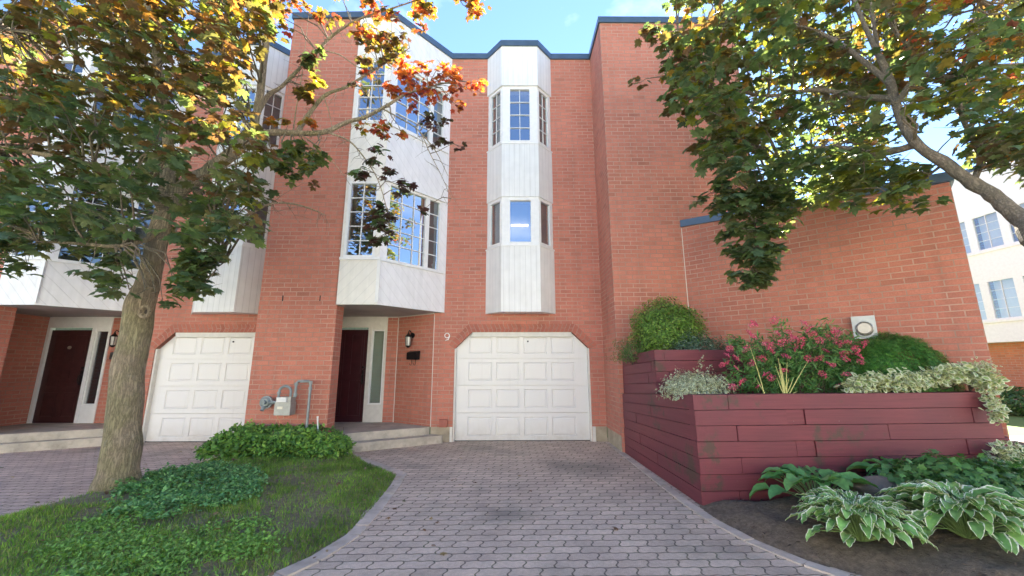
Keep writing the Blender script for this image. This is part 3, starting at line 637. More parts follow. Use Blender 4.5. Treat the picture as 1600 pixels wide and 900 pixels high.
# house number 9: bent white metal numeral
def num9(x, z, h, y):
    r = .27*h; pts = []
    for i in range(0, 21):
        a = 2*pi*i/20; pts.append((x+r*1.0*cos(a)+.02*h, y, z+h-r-.02+r*sin(a)))
    b = MB(); b.tube(pts, .009, 8, False)
    tail = [(x+r+.02*h, y, z+h-r-.02), (x+r*.98+.01*h, y, z+h*.42), (x+r*.6, y, z+h*.14), (x+.0*h, y, z+.02), (x-r*.7, y, z+.035*h)]
    b.tube(tail, [.011, .011, .011, .010, .007], 8); return b.build('house_number', m_plain('white numeral', (.85, .85, .83), .3, 0, .01), N9, weld=True)
num9(-1.27, 1.95, .175, 8.08)
lantern(-2.05, 8.44, 1.99, 'black wall lantern above the mailbox, beside the number 9 door', radians(-35))
lantern(-8.41, 8.66, 2.02, 'black wall lantern left of the tree trunk, by the far left door', radians(-35))
mailbox(-1.97, 8.37, 1.66, radians(-35), 'black wall mailbox with paper hooks under the number 9 lantern')
mailbox(-8.38, 8.62, 1.68, radians(-35), 'small black mailbox left of the tree trunk under the far left lantern', False)
jb = MB(); jb.box(-1.36, -1.21, 8.02, 8.095, .285, .43); tag(jb.build('junction_box', m_plain('brick red paint', (.33, .10, .07), .6), None, bevel=.004, loc=(-1.28, 8.09, .285)), 'brick red painted junction box low beside the garage door', 'junction box')
bl = MB(); bl.box(-W-4.17, -W-4.11, 8.70, 8.725, 1.28, 1.42); tag(bl.build('doorbell', blackm, None, bevel=.006, loc=(-W-4.14, 8.71, 1.3)), 'black doorbell on the white frame of the far left door', 'doorbell')
kn = MB(); kn.disc((-W-3.56, 8.78, 1.86), (0, -1, 0), .035, .02, 16); kn.disc((-W-3.56, 8.758, 1.86), (0, -1, 0), .02, .012, 12)
ko = kn.build('door_knocker', m_plain('brass knob', (.5, .45, .35), .3, .8), [o for o in bpy.data.objects if o.name.startswith('front_door')][-1])

# end tower and low wing
er = empty('end_townhouse', (3, 7.1, 0), 'tall plain brick end block with a lower angled brick wing', 'house')
TX0, TX1, TY = 1.917, 4.75, 7.085
b = MB(); b.wall((TX0, 8.3), (TX0, TY), .27, TOP, .1); b.wall((TX0, TY), (TX1, TY), .0, TOP, .11); b.wall((TX1, TY), (TX1, 18), 0, TOP); b.build('tower_wall', brick, er)
b = MB(); b.poly([(TX0, TY), (TX1, TY), (TX1, 18), (TX0, 18)], TOP+.01); b.build('roof', roofm, er)
b = MB(); b.box(TX0+.004, TX0+.2, TY+.004, 8.09, -.05, .27); b.build('foundation', found, er)
coping(er, [(TX0, 8.3), (TX0, TY), (TX1, TY), (TX1, 17)])
WA, WB, WC = (3.262, TY), (5.76, 4.745), (8.6, 7.9)
b = MB(); b.wall(WA, WB, 0, 4.0, .03, 0, (4.02, 3.80)); b.wall(WB, WC, 0, 4, 0, 0, (3.80, 3.6)); b.wall(WC, (7.5, 14), 0, 3.6); 
b.face([(WA[0], WA[1], 4.02), (WB[0], WB[1], 3.8), (WC[0], WC[1], 3.6), (7.5, 14, 3.6), (WA[0], 14, 4.02)]); b.build('wing_wall', brick, er)
b = MB()
def slcope(b, a, c, za, zb, h=.13, o=.04, i=.2):
    a, c = Vector(a), Vector(c); d = (c-a).normalized(); n = Vector((d.y, -d.x)); P = []
    for p, z in ((a, za), (c+d*.03, zb)):
        for k, hh in ((o, 0), (-i, 0), (-i, h), (o, h)): q = p+n*k; P.append((q.x, q.y, z+hh))
    for q in ((0, 4, 7, 3), (3, 7, 6, 2), (0, 1, 5, 4), (4, 5, 6, 7), (0, 3, 2, 1), (1, 2, 6, 5)): b.face([P[k] for k in q])
slcope(b, WA, WB, 4.02, 3.80); slcope(b, WB, WC, 3.80, 3.6); b.build('wing_coping', capm, er)
b = MB(); b.tube([(WA[0], TY-.004, 1.5), (WA[0], TY-.004, 4.0)], .006, 6); b.build('caulk_line', trimw, er)

# background houses at the right
br = empty('background_house', (16.5, 13, 0), 'white and brick townhouse beyond the end of the brick wing', 'house')
X = 16.5
b = MB(); hol = [(2.0+k, 2.8+k, za, zb) for k in (0, .95, 1.9, 2.85) for za, zb in ((2.95, 4.3), (5.35, 6.6))]
panel(b, (X, 16.2), (X, 8), 2.2, 8.2, hol); b.poly([(X, 16.2), (X, 8), (X+.6, 8), (X+.6, 16.2)], 2.2, False); b.build('bay_panel', white, br)
for h in hol: window(br, (X, 16.2), (X, 8), *h, 2, 4, glass_dk, back=white, backd=.3)
b = MB(); b.wall((X+.5, 20), (X+.5, 8), 0, 8.2); b.wall((X+.5, 8), (X+9, 8), 0, 8.2); b.build('wall', brick_far, br)
b = MB(); b.box(X-.05, X+9, 7.9, 20, 8.2, 8.36); b.build('coping', capm, br)
b = MB(); b.box(X-.04, X, 10, 16.2, 2.86, 2.95); b.box(X-.04, X, 10, 16.2, 5.26, 5.35); build_each(b, 'window_sill', white, br)

# meter on the wing wall
wd = (Vector(WB)-Vector(WA)).normalized(); wn = Vector((wd.y, -wd.x))
t = ((at(1350, 512, 5.1)-Vector((*WA, 0))).xy).dot(wd); 
best = None
for k in range(200):
    s_ = k*.0171; q = Vector(WA)+wd*s_; d = at(1350, 512, q.y)
    e = abs(d.x-q.x)
    if best is None or e < best[0]: best = (e, s_, d.z)
ms, mz = best[1], best[2]; mc = Vector(WA)+wd*ms
er2 = empty('electric_meter', (mc.x, mc.y, mz), 'grey metal electricity meter box on the brick wing above the clipped yew', 'meter')
gm = m_plain('galvanised grey', (.42, .43, .42), .45, .5, .1); D3, N3 = Vector((wd.x, wd.y, 0)), Vector((wn.x, wn.y, 0)); c3 = Vector((mc.x, mc.y, mz))
b = MB(); b.obox(c3+N3*.05, D3, N3, (0, 0, 1), .125, .05, .155); b.build('box', gm, er2, bevel=.008)
b = MB(); b.disc(c3+N3*.10+Vector((0, 0, -.02)), N3, .095, .02, 28); b.disc(c3+N3*.12+Vector((0, 0, -.02)), N3, .08, .05, 28, .07); b.build('dial', m_plain('meter glass', (.55, .50, .44), .12, 0, .1), er2)
b = MB(); b.tube([c3+N3*.1+Vector((0, 0, -.02))+(D3*cos(a)+Vector((0, 0, 1))*sin(a))*.09+N3*.02 for a in [2*pi*i/24 for i in range(25)]], .008, 6, False); b.build('dial_ring', m_plain('steel ring', (.3, .3, .3), .3, .9), er2)

# gas meter on the pier
gr = empty('gas_meter', (-3.75, 7.0, .3), 'grey gas meter with pipes and round regulator on the brick pier', 'gas meter')
gpm = m_plain('grey painted pipe', (.24, .27, .27), .5, .2, .15); gbm = m_plain('grey meter body', (.36, .37, .35), .4, .4, .15); gy = 6.86
b = MB(); b.box(-3.86, -3.60, gy-.10, gy+.08, .66, .86); b.build('meter_body', gbm, gr, bevel=.035)
b = MB(); b.box(-3.85, -3.61, gy-.09, gy+.07, .862, .95); b.build('meter_top', gbm, gr, bevel=.012)
b = MB(); b.box(-3.83, -3.67, gy-.115, gy-.085, .87, .945); b.build('index_window', m_plain('white index plate', (.7, .7, .68), .3, 0, .05), gr, bevel=.005)
b = MB(); b.box(-3.81, -3.72, gy-.108, gy-.1, .76, .80); b.build('label_plate', m_plain('silver plate', (.6, .58, .5), .3, .4, .05), gr)
b = MB(); b.tube([(-3.60+.01, gy, .94), (-3.59, gy, 1.08), (-3.59, gy, 1.17), (-3.56, gy, 1.20), (-3.38, gy, 1.20), (-3.35, gy, 1.18), (-3.35, gy, 1.1), (-3.35, gy, .02)], .022, 10)
for p in ((-3.59, gy, 1.15), (-3.35, gy, 1.18), (-3.35, gy, 1.08), (-3.59, gy, .98), (-3.50, gy, 1.2)): b.disc(Vector(p)-Vector((0, 0, .02)), (0, 0, 1), .031, .045, 10)
b.build('outlet_pipe', gpm, gr)
arc = [(-3.87+.105+.10*cos(a)-.0, gy, 1.03+.09*sin(a)) for a in [i*pi/8 for i in range(9)]]
b = MB(); b.tube([(-3.68+.015, gy, .95)]+[(p[0]+.0, p[1], p[2]) for p in arc]+[(-3.865, gy, .90), (-3.865, gy, .82)], .022, 10)
for z in (1.0, .88, .83): b.disc((-3.865, gy, z), (0, 0, 1), .032, .03, 10)
b.build('inlet_pipe', gpm, gr)
b = MB(); b.disc((-4.07, gy+.03, .86), (0, -1, 0), .105, .03, 24); b.disc((-4.07, gy, .86), (0, -1, 0), .085, .03, 24, .06); b.disc((-4.07, gy-.03, .86), (0, -1, 0), .03, .04, 12); b.tube([(-4.0, gy+.0, .86), (-3.865, gy, .86)], .026, 10); b.disc((-4.09, gy-.01, .79), (0, -.5, -1), .03, .07, 10); b.build('regulator', gpm, gr)
b = MB(); b.tube([(-3.88, gy, .82), (-3.89, gy-.01, .70), (-3.80, gy-.01, .56), (-3.80, gy, .40)], .006, 6); b.disc((-3.80, gy, .40), (0, 0, 1), .03, .08, 10, .012); b.build('ground_wire', m_plain('copper wire', (.6, .35, .2), .5, .3), gr)
b = MB(); b.tube([(-3.13, 6.9, 0), (-3.20, 6.9, .60)], [.014, .013], 8); b.disc((-3.20, 6.9, .6), (-.1, 0, 1), .016, .03, 8); tag(b.build('marker_stake', m_plain('white pvc', (.7, .7, .68), .4), None, loc=(-3.13, 6.9, 0)), 'thin white leaning stake in the shrub beside the gas meter', 'stake')
b = MB(); b.tube([(-W-1.42, 7.78, 0), (-W-1.42, 7.78, .3)], .045, 10); 

# ------------------------------------------------------------------ timber planter
pr = empty('timber_planter', (3.5, 5.5, 0), 'two tier raised planter of maroon painted timbers against the brick wing', 'planter')
PA, PB, PC = Vector((1.965, 7.06)), Vector((2.03, 4.48)), Vector((5.42, 4.58))
def board(b, p, q, z0p, z1p, z0q, z1q, th=.14, jit=.004):
    p, q = Vector(p), Vector(q); d = (q-p).normalized(); n = Vector((-d.y, d.x)); o = random.uniform(-jit, jit); g = .004; p = p+d*g; q = q-d*g
    A = [(p, z0p, 0), (q, z0q, 0), (q, z1q, 0), (p, z1p, 0)]; fr = [((v+n*o).x, (v+n*o).y, z) for v, z, _ in A]; bk = [((v+n*th).x, (v+n*th).y, z) for v, z, _ in A]; L = (q-p).length; r0 = random.uniform(0, 50)
    b.face(fr, [(r0, z0p), (r0+L, z0q), (r0+L, z1q), (r0, z1p)]); b.face(bk[::-1])
    for i in range(4): j = (i+1) % 4; b.face([fr[j], fr[i], bk[i], bk[j]], [(r0, 0), (r0+L, 0), (r0+L, .1), (r0, .1)])
b = MB(); NB = 7
def lerp(a, c, t): return a+(c-a)*t
joints_l = [[.0, 1], [0, .55, 1], [0, .3, 1], [0, .62, 1], [0, .25, 1], [0, .5, 1], [0, .7, 1]]
ZF = lambda k: k*.97/NB; ZN = lambda k: -.02+k*1.15/NB; ZC = lambda k: -.02+k*1.165/NB
for k in range(NB):
    g = .006
    js = joints_l[k]; ext = .0 if k % 2 else .17
    for a, c in zip(js, js[1:]):
        p, q = PA.lerp(PB, a), PA.lerp(PB, c)
        board(b, p, q, lerp(ZF(k), ZN(k), a)+g, lerp(ZF(k+1), ZN(k+1), a), lerp(ZF(k), ZN(k), c)+g, lerp(ZF(k+1), ZN(k+1), c))
jf = {6: [0, .115, 1.0], 5: [0, .30, .36, .845, .925, 1.0], 4: [0, .13, .62, 1.0], 3: [0, .31, .37, .80, .86, 1.0], 2: [0, .13, .56, 1.0], 1: [0, .30, .36, .75, 1], 0: [0, .11, .5, 1]}
batter = .045
for k in range(NB):
    js = jf[k]; C = PC+Vector((batter*(6-k), 0)); Bk = PB.copy()
    if k % 2 == 0: pass
    for a, c in zip(js, js[1:]):
        small = (c-a) < .09
        nudge = Vector((0, .014 if small else random.uniform(-.004, .004))); p, q = Bk.lerp(C, a)+nudge, Bk.lerp(C, c)+nudge
        board(b, p, q, lerp(ZN(k), ZC(k), a)+g, lerp(ZN(k+1), ZC(k+1), a), lerp(ZN(k), ZC(k), c)+g, lerp(ZN(k+1), ZC(k+1), c), .14, .005)
    D_ = C+Vector((.25, .25)); board(b, C, D_, ZC(k)+g, ZC(k+1), ZC(k)+g, ZC(k+1))
b.build('lower_tier', timb, pr, bevel=.006)
b = MB(); UA, UB, UC = Vector((1.995, 7.06)), Vector((2.05, 5.62)), Vector((4.75, 5.66))
for k in range(4):
    zf, zn = lambda j: .97+j*.158, lambda j: 1.06+j*.152
    for a, c in ([(0, 1)], [(0, .8), (.8, 1)], [(0, .9), (.9, 1)], [(0, .86), (.86, 1)])[k]:
        board(b, UA.lerp(UB, a), UA.lerp(UB, c), lerp(zf(k), zn(k), a)+g, lerp(zf(k+1), zn(k+1), a), lerp(zf(k), zn(k), c)+g, lerp(zf(k+1), zn(k+1), c))
    for a, c in ([(0, .5), (.5, 1)], [(0, .07), (.07, 1)], [(0, .6), (.6, 1)], [(0, .05), (.05, .7), (.7, 1)])[k]: board(b, UB.lerp(UC, a), UB.lerp(UC, c), zn(k)+g, zn(k+1), zn(k)+g, zn(k+1))
b.build('upper_tier', timb, pr, bevel=.006)
b = MB(); b.face([(2.05, 7.0, .9), (2.1, 4.55, 1.04), (5.4, 4.65, 1.06), (3.4, 6.9, .95)]); b.face([(2.08, 7.0, 1.5), (2.12, 5.7, 1.56), (4.7, 5.72, 1.56), (3.4, 6.95, 1.5)]); b.build('soil', soil, pr)
#@@VEG
# ------------------------------------------------------------------ opposite side of the street (unseen row, added to bounce warm light onto the facade)
op = empty('opposite_bounce_row', (0, -24, 0), 'added unseen house row behind the viewer, bouncing sunlight onto the facade', 'house')
b = MB(); b.box(-45, 45, -26, -17, 0, 6.5); b.build('wall', m_plain('pale render', (.80, .72, .62), .8, 0, .06, 1), op)
b = MB(); b.poly([(-45.2, -26.2), (45.2, -26.2), (45.2, -16.8), (-45.2, -16.8)], 6.6); b.build('roof', roofm, op)

# ------------------------------------------------------------------ trees
def limb(b, pts, r0, r1, seg=10, jit=.12, sub=4):
    """smoothed tapering limb through 3D points; returns sample points"""
    P = [Vector(p) for p in pts]; out = []
    for i in range(len(P)-1):
        a, p, q, c = P[max(i-1, 0)], P[i], P[i+1], P[min(i+2, len(P)-1)]
        for k in range(sub):
            t = k/sub; out.append(.5*((2*p)+(q-a)*t+(2*a-5*p+4*q-c)*t*t+(3*p-a-3*q+c)*t**3))
    out.append(P[-1]); n = len(out)
    rad = r0 if hasattr(r0, '__len__') else None
    if rad is not None:
        rr = [np.interp(i/sub, range(len(rad)), rad) for i in range(n)]
    else: rr = [r0+(r1-r0)*(i/(n-1)) for i in range(n)]
    rr = [k*.74 for k in rr]
    out2 = [p+Vector((noise.noise(p*3), noise.noise(p*3+Vector((7, 0, 0))), noise.noise(p*3+Vector((0, 9, 0)))))*rr[i]*(.35 if rr[i] < .07 else .12) if 0 < i else p for i, p in enumerate(out)]
    b.tube(out2, rr, seg, True, jit); return out2
def px(l): return [at(*q) for q in l]
def in_poly(x, y, poly):
    c = False; n = len(poly)
    for i in range(n):
        (x1, y1), (x2, y2) = poly[i], poly[(i+1) % n]
        if (y1 > y) != (y2 > y) and x < (x2-x1)*(y-y1)/(y2-y1)+x1: c = not c
    return c
GREEN = [(.09, .145, .068), (.074, .122, .072), (.11, .165, .066), (.128, .152, .075)]
BRONZE = [(.115, .075, .036), (.10, .088, .036), (.085, .08, .035), (.13, .075, .045)]
YELLOW = [(.21, .19, .03), (.24, .16, .035), (.15, .17, .03), (.27, .14, .035)]
ORANGE = [(.36, .10, .035), (.33, .065, .04), (.36, .14, .03), (.14, .045, .045)]
MAROON = [(.075, .035, .04), (.06, .04, .035), (.055, .06, .03)]
class Crown:
    def __init__(s): s.P = []; s.N = []; s.S = []; s.C = []; s.roll = []; s.tw = MB()
    def cluster(s, c, r, n, size, pal, wts=None, droop=.0):
        c = np.array(c); d = RNG.normal(0, 1, (n, 3)); d /= np.linalg.norm(d, axis=1, keepdims=True); d *= (RNG.random((n, 1))**.5)*r; d[:, 2] *= .55
        P = c+d; N = upN(n, .38); N[:, :2] += d[:, :2]/r*.5; s.P.append(P); s.N.append(N); s.S.append(RNG.uniform(.65, 1.2, n)*size); s.C.append(colors(n, pal, wts, .22))
    def twig(s, a, c, r0=.008, sub=3, sag=.15):
        a, c = Vector(a), Vector(c); L = (c-a).length; mids = [a.lerp(c, k/(sub+1))+Vector([random.uniform(-1, 1)*L*.07 for _ in range(3)])+Vector((0, 0, sag*L*sin(pi*k/(sub+1)))) for k in range(1, sub+1)]
        s.tw.tube([a]+mids+[c], [r0*(1-.75*k/(sub+1)) for k in range(sub+2)], 4, False)
    def fill(s, poly, Yr, n, r, m, size, pal, skel, wts=None, gate=None, tw=True, palf=None):
        xs = [p[0] for p in poly]; ys = [p[1] for p in poly]; k = 0; tries = 0; skel_a = np.array([tuple(p) for p in skel])
        while k < n and tries < n*60:
            tries += 1; x, y = random.uniform(min(xs), max(xs)), random.uniform(min(ys), max(ys))
            if not in_poly(x, y, poly): continue
            if gate and noise.noise(Vector((x/55, y/40, 1.7))) < gate: continue
            Y = random.uniform(*Yr); p = at(x, y, Y)
            if p.z < 1.9: continue
            q = skel_a[np.argmin(((skel_a-np.array(p))**2).sum(1))]
            pl, w_ = (palf(x, y) if palf else (pal, wts))
            s.cluster(p, r, m, size, pl, w_)
            if tw: s.twig(q, p, .014 if (Vector(q)-p).length > .6 else .007); 
            for _ in range(2):
                if tw: e = p+Vector((random.uniform(-r, r), random.uniform(-r, r), random.uniform(-r, r)*.5)); s.twig(p, e, .004, 1, 0)
            k += 1
    def build(s, parent, mat, twm, bare=(), prob=.85):
        P, N, S, C = map(np.concatenate, (s.P, s.N, s.S, s.C)); keep = np.ones(len(P), bool)
        for a, c, r in bare:      # leafless sleeve round the bare stretches of trunk and limb, on the street side
            a, c = np.array(a), np.array(c); d = c-a; t = np.clip(((P-a)@d)/(d@d), 0, 1); q = a+t[:, None]*d; v = P-q; tow = -q+np.array([0, 0, CH]); tow /= np.linalg.norm(tow, axis=1, keepdims=True)
            k = (v*tow).sum(1); perp = np.linalg.norm(v-k[:, None]*tow, axis=1); keep &= ~((k > -.05) & (k < 1.6) & (perp < r*(1-k*.12)) & (RNG.random(len(P)) < prob))
        P, N, S, C = P[keep], N[keep], S[keep], C[keep]; o = leaves('crown', mat, MAPLE, P, N, S, C, parent); s.tw.build('twigs', twm, parent); print('leaves', parent.name, len(P)); return o

# --- left tree
TL = empty('maple_tree', tuple(TB), 'multicoloured maple tree on the lawn, its pale straight trunk in front of the left garage', 'tree')
tk = MB()
tp = [TB+Vector((-.02, 0, -.1)), at(177, 772, 4.78), at(183, 735, 4.78), at(192, 680, 4.78), at(198, 620, 4.78), at(205, 560, 4.78), at(214, 505, 4.78), at(221, 470, 4.78), at(235, 425, 4.8), at(246, 375, 4.82), at(256, 330, 4.85)]
t1 = limb(tk, tp, [.40, .31, .245, .225, .212, .205, .20, .192, .15, .148, .14], 0, 36, .045, 6)
ld = limb(tk, px([(256, 330, 4.85), (263, 280, 4.9), (262, 220, 4.9), (252, 160, 4.85), (246, 100, 4.8), (236, 40, 4.7), (222, -40, 4.6), (200, -140, 4.6)]), [.13, .115, .085, .075, .07, .06, .05, .035], 0, 14, .14)
rl = limb(tk, px([(254, 345, 4.86), (285, 295, 4.95), (335, 262, 5.05), (372, 232, 5.1), (392, 205, 5.15), (404, 165, 5.2), (412, 100, 5.15), (418, 40, 5.1), (424, -40, 5.0), (430, -150, 4.9)]), [.12, .13, .12, .11, .08, .07, .062, .058, .05, .03], 0, 14, .12)
lb1 = limb(tk, px([(385, 214, 5.12), (425, 207, 5.2), (468, 208, 5.28), (510, 206, 5.3), (540, 192, 5.32), (570, 183, 5.32), (600, 168, 5.3), (632, 148, 5.3), (668, 138, 5.3)]), [.065, .062, .055, .05, .042, .038, .034, .028, .018], 0, 10, .12)
lb2 = limb(tk, px([(466, 208, 5.27), (474, 190, 5.3), (492, 165, 5.3), (512, 146, 5.3), (540, 136, 5.3), (570, 118, 5.3), (600, 100, 5.3), (640, 75, 5.2)]), [.05, .045, .04, .032, .028, .022, .016, .008], 0, 8, .1)
lb3 = limb(tk, px([(396, 190, 5.16), (418, 150, 5.3), (440, 135, 5.3), (470, 105, 5.3), (496, 80, 5.3), (520, 55, 5.3), (560, 30, 5.2), (610, 14, 5.1), (680, -10, 5.0)]), [.055, .045, .035, .032, .03, .027, .024, .018, .01], 0, 8, .1)
lb4 = limb(tk, px([(256, 335, 4.85), (232, 300, 4.6), (190, 270, 4.4), (130, 255, 4.2), (60, 240, 4.1), (-30, 225, 4.0)]), [.08, .07, .055, .045, .035, .02], 0, 10, .1)
lb5 = limb(tk, px([(250, 360, 4.8), (225, 375, 4.5), (180, 385, 4.3), (120, 380, 4.2), (60, 378, 4.1)]), [.05, .04, .03, .022, .012], 0, 8, .1)
lb6 = limb(tk, px([(300, 288, 4.97), (330, 330, 5.0), (345, 370, 4.95), (350, 410, 4.9)]), [.05, .03, .02, .01], 0, 8, .1)
lb7 = limb(tk, px([(340, 362, 5.0), (395, 332, 5.0), (425, 318, 5.05), (455, 318, 5.1), (485, 326, 5.1), (508, 336, 5.1)]), [.026, .021, .018, .015, .012, .006], 0, 6, .1)
lb8 = limb(tk, px([(598, 170, 5.3), (625, 185, 5.25), (655, 205, 5.2), (672, 240, 5.15), (690, 275, 5.1), (705, 310, 5.1)]), [.016, .014, .011, .009, .006, .003], 0, 6, .1)
lb9 = limb(tk, px([(512, 207, 5.3), (545, 220, 5.25), (568, 245, 5.2), (590, 280, 5.1), (605, 330, 5.05), (608, 365, 5.0)]), [.022, .017, .013, .010, .007, .004], 0, 6, .1)
lb10 = limb(tk, px([(246, 120, 4.8), (190, 80, 4.5), (120, 60, 4.3), (40, 50, 4.2), (-40, 40, 4.1)]), [.05, .04, .03, .02, .012], 0, 8, .1)
lb11 = limb(tk, px([(412, 120, 5.2), (350, 60, 4.9), (300, 10, 4.7), (260, -60, 4.6)]), [.04, .03, .022, .012], 0, 8, .1)
for l_ in ([(458, 206, 5.26), (462, 175, 5.3), (468, 140, 5.3), (474, 100, 5.3), (478, 60, 5.3), (484, 10, 5.3)], [(596, 168, 5.3), (590, 130, 5.3), (592, 90, 5.3)], [(505, 150, 5.3), (514, 175, 5.3), (520, 205, 5.3)], [(500, 78, 5.3), (530, 85, 5.25), (560, 105, 5.2), (590, 110, 5.2)], [(470, 210, 5.28), (500, 232, 5.2), (528, 262, 5.2), (548, 290, 5.1)], [(655, 205, 5.2), (680, 235, 5.2), (700, 275, 5.15)]):
    limb(tk, px(l_), .014, .004, 6, .1)
# knot and burl on the trunk
tk_o = tk.build('trunk', bark, TL)
bu = MB()

for c_, rr in ((at(228, 487, 4.625), .058), (at(238, 440, 4.665), .034)):
    b2 = [c_+Vector((cos(a)*rr, -.012, sin(a)*rr*1.1)) for a in [2*pi*i/16 for i in range(17)]]; bu.tube(b2, rr*.38, 8, False)
build_each(bu, 'branch_scar', bark, TL); hb = MB()
for c_, rr in ((at(228, 487, 4.60), .028), (at(238, 440, 4.645), .016)): hb.disc(c_+Vector((0, .03, 0)), (0, -1, 0), rr, .022, 14)
build_each(hb, 'knot_hole', m_plain('dark hollow', (.03, .022, .015), .9), TL)
skL = ld+rl+lb4+lb5+lb10+lb11+lb6; skR = lb1+lb2+lb3
cr1 = Crown()
def palL(x, y):
    t = (y-150)/250+random.uniform(-.35, .35)+ (0 if x < 260 else (260-x)/500)
    if t > .35: return GREEN, None
    if t > -.1: return GREEN+BRONZE+YELLOW[2:3], [2, 2, 2, 2, 2, 2, 2, 2, 1.5]
    return BRONZE+GREEN+YELLOW, [3, 3, 3, 3, 1, 1, 1, 1, 1, 1.5, 1, 1.3]
main = [(-60, -60), (390, -60), (430, 10), (395, 90), (380, 150), (400, 215), (415, 290), (400, 350), (350, 375), (270, 385), (245, 400), (170, 392), (60, 375), (-60, 385)]
cr1.fill(main, (3.9, 5.9), 285, .30, 15, .125, None, skL, gate=-.36, palf=palL)
cr1.fill(main, (3.5, 4.4), 70, .26, 13, .115, None, skL, gate=-.2, palf=palL)
cr1.fill([(-60, 330), (60, 340), (65, 395), (40, 420), (-60, 420)], (3.9, 4.4), 16, .2, 12, .11, GREEN, skL)
cr1.fill([(150, 395), (240, 400), (300, 430), (290, 470), (200, 470), (150, 455), (135, 425)], (4.1, 4.5), 16, .17, 12, .12, GREEN, lb5+t1[-6:], tw=True)
cr1.fill([(285, 350), (370, 360), (362, 420), (350, 455), (290, 485), (268, 480), (262, 430)], (4.2, 4.7), 24, .19, 12, .125, GREEN, lb6+t1[-6:])
cr1.fill([(395, 225), (500, 222), (492, 265), (465, 285), (405, 275)], (5.0, 5.3), 13, .17, 13, .115, GREEN+YELLOW[2:3], lb1)
cr1.fill([(410, 60), (455, 60), (500, 130), (480, 160), (410, 150)], (5.0, 5.3), 5, .12, 9, .115, YELLOW+BRONZE, lb3)
cr1.fill([(480, 70), (515, 70), (512, 105), (470, 105)], (5.0, 5.3), 4, .13, 10, .12, MAROON+GREEN, lb3)
cr1.fill([(425, 5), (520, -30), (700, -40), (770, -20), (760, 20), (660, 25), (640, 80), (560, 80), (540, 40), (470, 45), (430, 55)], (4.9, 5.4), 34, .16, 13, .085, BRONZE+YELLOW+ORANGE, lb3)
cr1.fill([(550, 40), (650, 30), (655, 95), (600, 120), (555, 95)], (5.1, 5.4), 16, .15, 13, .08, MAROON+YELLOW+BRONZE, lb2)
cr1.fill([(590, 105), (655, 90), (705, 85), (720, 130), (765, 125), (735, 165), (690, 175), (640, 165), (600, 150)], (5.1, 5.4), 30, .14, 13, .072, ORANGE, lb1, [4, 2.5, 2.5, 1.6])
cr1.fill([(550, 180), (590, 190), (650, 190), (660, 212), (600, 215), (560, 200)], (5.1, 5.3), 7, .12, 10, .075, ORANGE+YELLOW[:2], lb1)
cr1.fill([(700, 165), (735, 165), (728, 235), (700, 225), (640, 215), (660, 185)], (5.1, 5.3), 8, .10, 9, .07, MAROON, lb1+lb8)
cr1.fill([(550, 110), (575, 110), (570, 160), (548, 160)], (5.1, 5.3), 3, .12, 10, .075, ORANGE+MAROON, lb2)
cr1.fill([(415, 172), (450, 180), (510, 195), (500, 215), (420, 200)], (5.1, 5.25), 5, .1, 8, .09, ORANGE+YELLOW, lb1)
cr1.fill([(550, 245), (600, 235), (640, 260), (632, 320), (605, 375), (585, 385), (570, 330), (560, 300)], (4.95, 5.15), 17, .12, 11, .10, MAROON+GREEN[:1], lb9)
cr1.fill([(645, 310), (665, 315), (662, 335), (645, 330)], (4.95, 5.1), 1, .08, 7, .08, MAROON, lb8)
for q in ((490, 288, 5.1), (350, 340, 4.6)): cr1.cluster(at(*q), .07, 8, .07, BRONZE); cr1.twig(lb7[8], at(*q), .004)
# crown above and outside the frame
cr1.fill([(-250, -330), (480, -330), (560, -60), (-60, -60), (-60, 380), (-250, 350)], (3.6, 5.6), 110, .34, 14, .13, BRONZE+GREEN, skL, tw=False)
# bare hanging twigs
for _ in range(150):
    s_ = random.choice(lb1[6:]+lb2[4:]+lb3[6:]+lb8+lb9+lb7); L = random.uniform(.2, .55); e = s_+Vector((random.uniform(-.5, .6), random.uniform(-.3, .3), random.uniform(-.8, .25)))*L
    cr1.twig(s_, e, .0045, 3, random.uniform(-.1, .1)); cr1.twig(s_.lerp(e, .6), s_.lerp(e, .6)+Vector((random.uniform(-.2, .2), random.uniform(-.2, .2), random.uniform(-.2, .1))), .003, 1, 0)
cr1.build(TL, leafm, barkb, [(t1[i], t1[i+4], .24) for i in range(20, len(t1)-4, 4)]+[(ld[i], ld[i+4], .13) for i in range(0, 20, 4)]+[(rl[i], rl[i+4], .22) for i in range(4, len(rl)-16, 4)])

# --- right tree (trunk outside the frame)
TRB = Vector((5.1, 2.55, 0))
TRt = empty('maple_tree', tuple(TRB), 'green maple leaning in from the right edge, its leaves hanging over the brick wing', 'tree')
tk = MB()
limb(tk, [TRB+Vector((0, 0, -.1)), TRB+Vector((0, 0, .1)), TRB+Vector((-.02, .05, 1)), TRB+Vector((-.12, .12, 1.75)), TRB+Vector((-.38, .3, 2.3))], [.34, .28, .22, .19, .15], 0, 24, .1)
m1 = limb(tk, [TRB+Vector((-.06, .08, 1.6))]+px([(1640, 392, 2.95), (1600, 345, 3.1), (1560, 312, 3.2), (1520, 285, 3.3), (1470, 252, 3.4), (1430, 222, 3.5), (1405, 180, 3.6), (1395, 140, 3.7), (1378, 95, 3.8), (1355, 50, 3.9), (1335, 0, 4.0), (1310, -80, 4.1)]), [.15, .10, .086, .076, .07, .062, .056, .052, .047, .042, .035, .028, .02], 0, 16, .12)
m2 = limb(tk, px([(1400, 165, 3.63), (1385, 120, 3.8), (1370, 70, 3.9), (1362, 20, 4.0), (1350, -60, 4.0)]), [.045, .04, .03, .025, .015], 0, 8, .1)
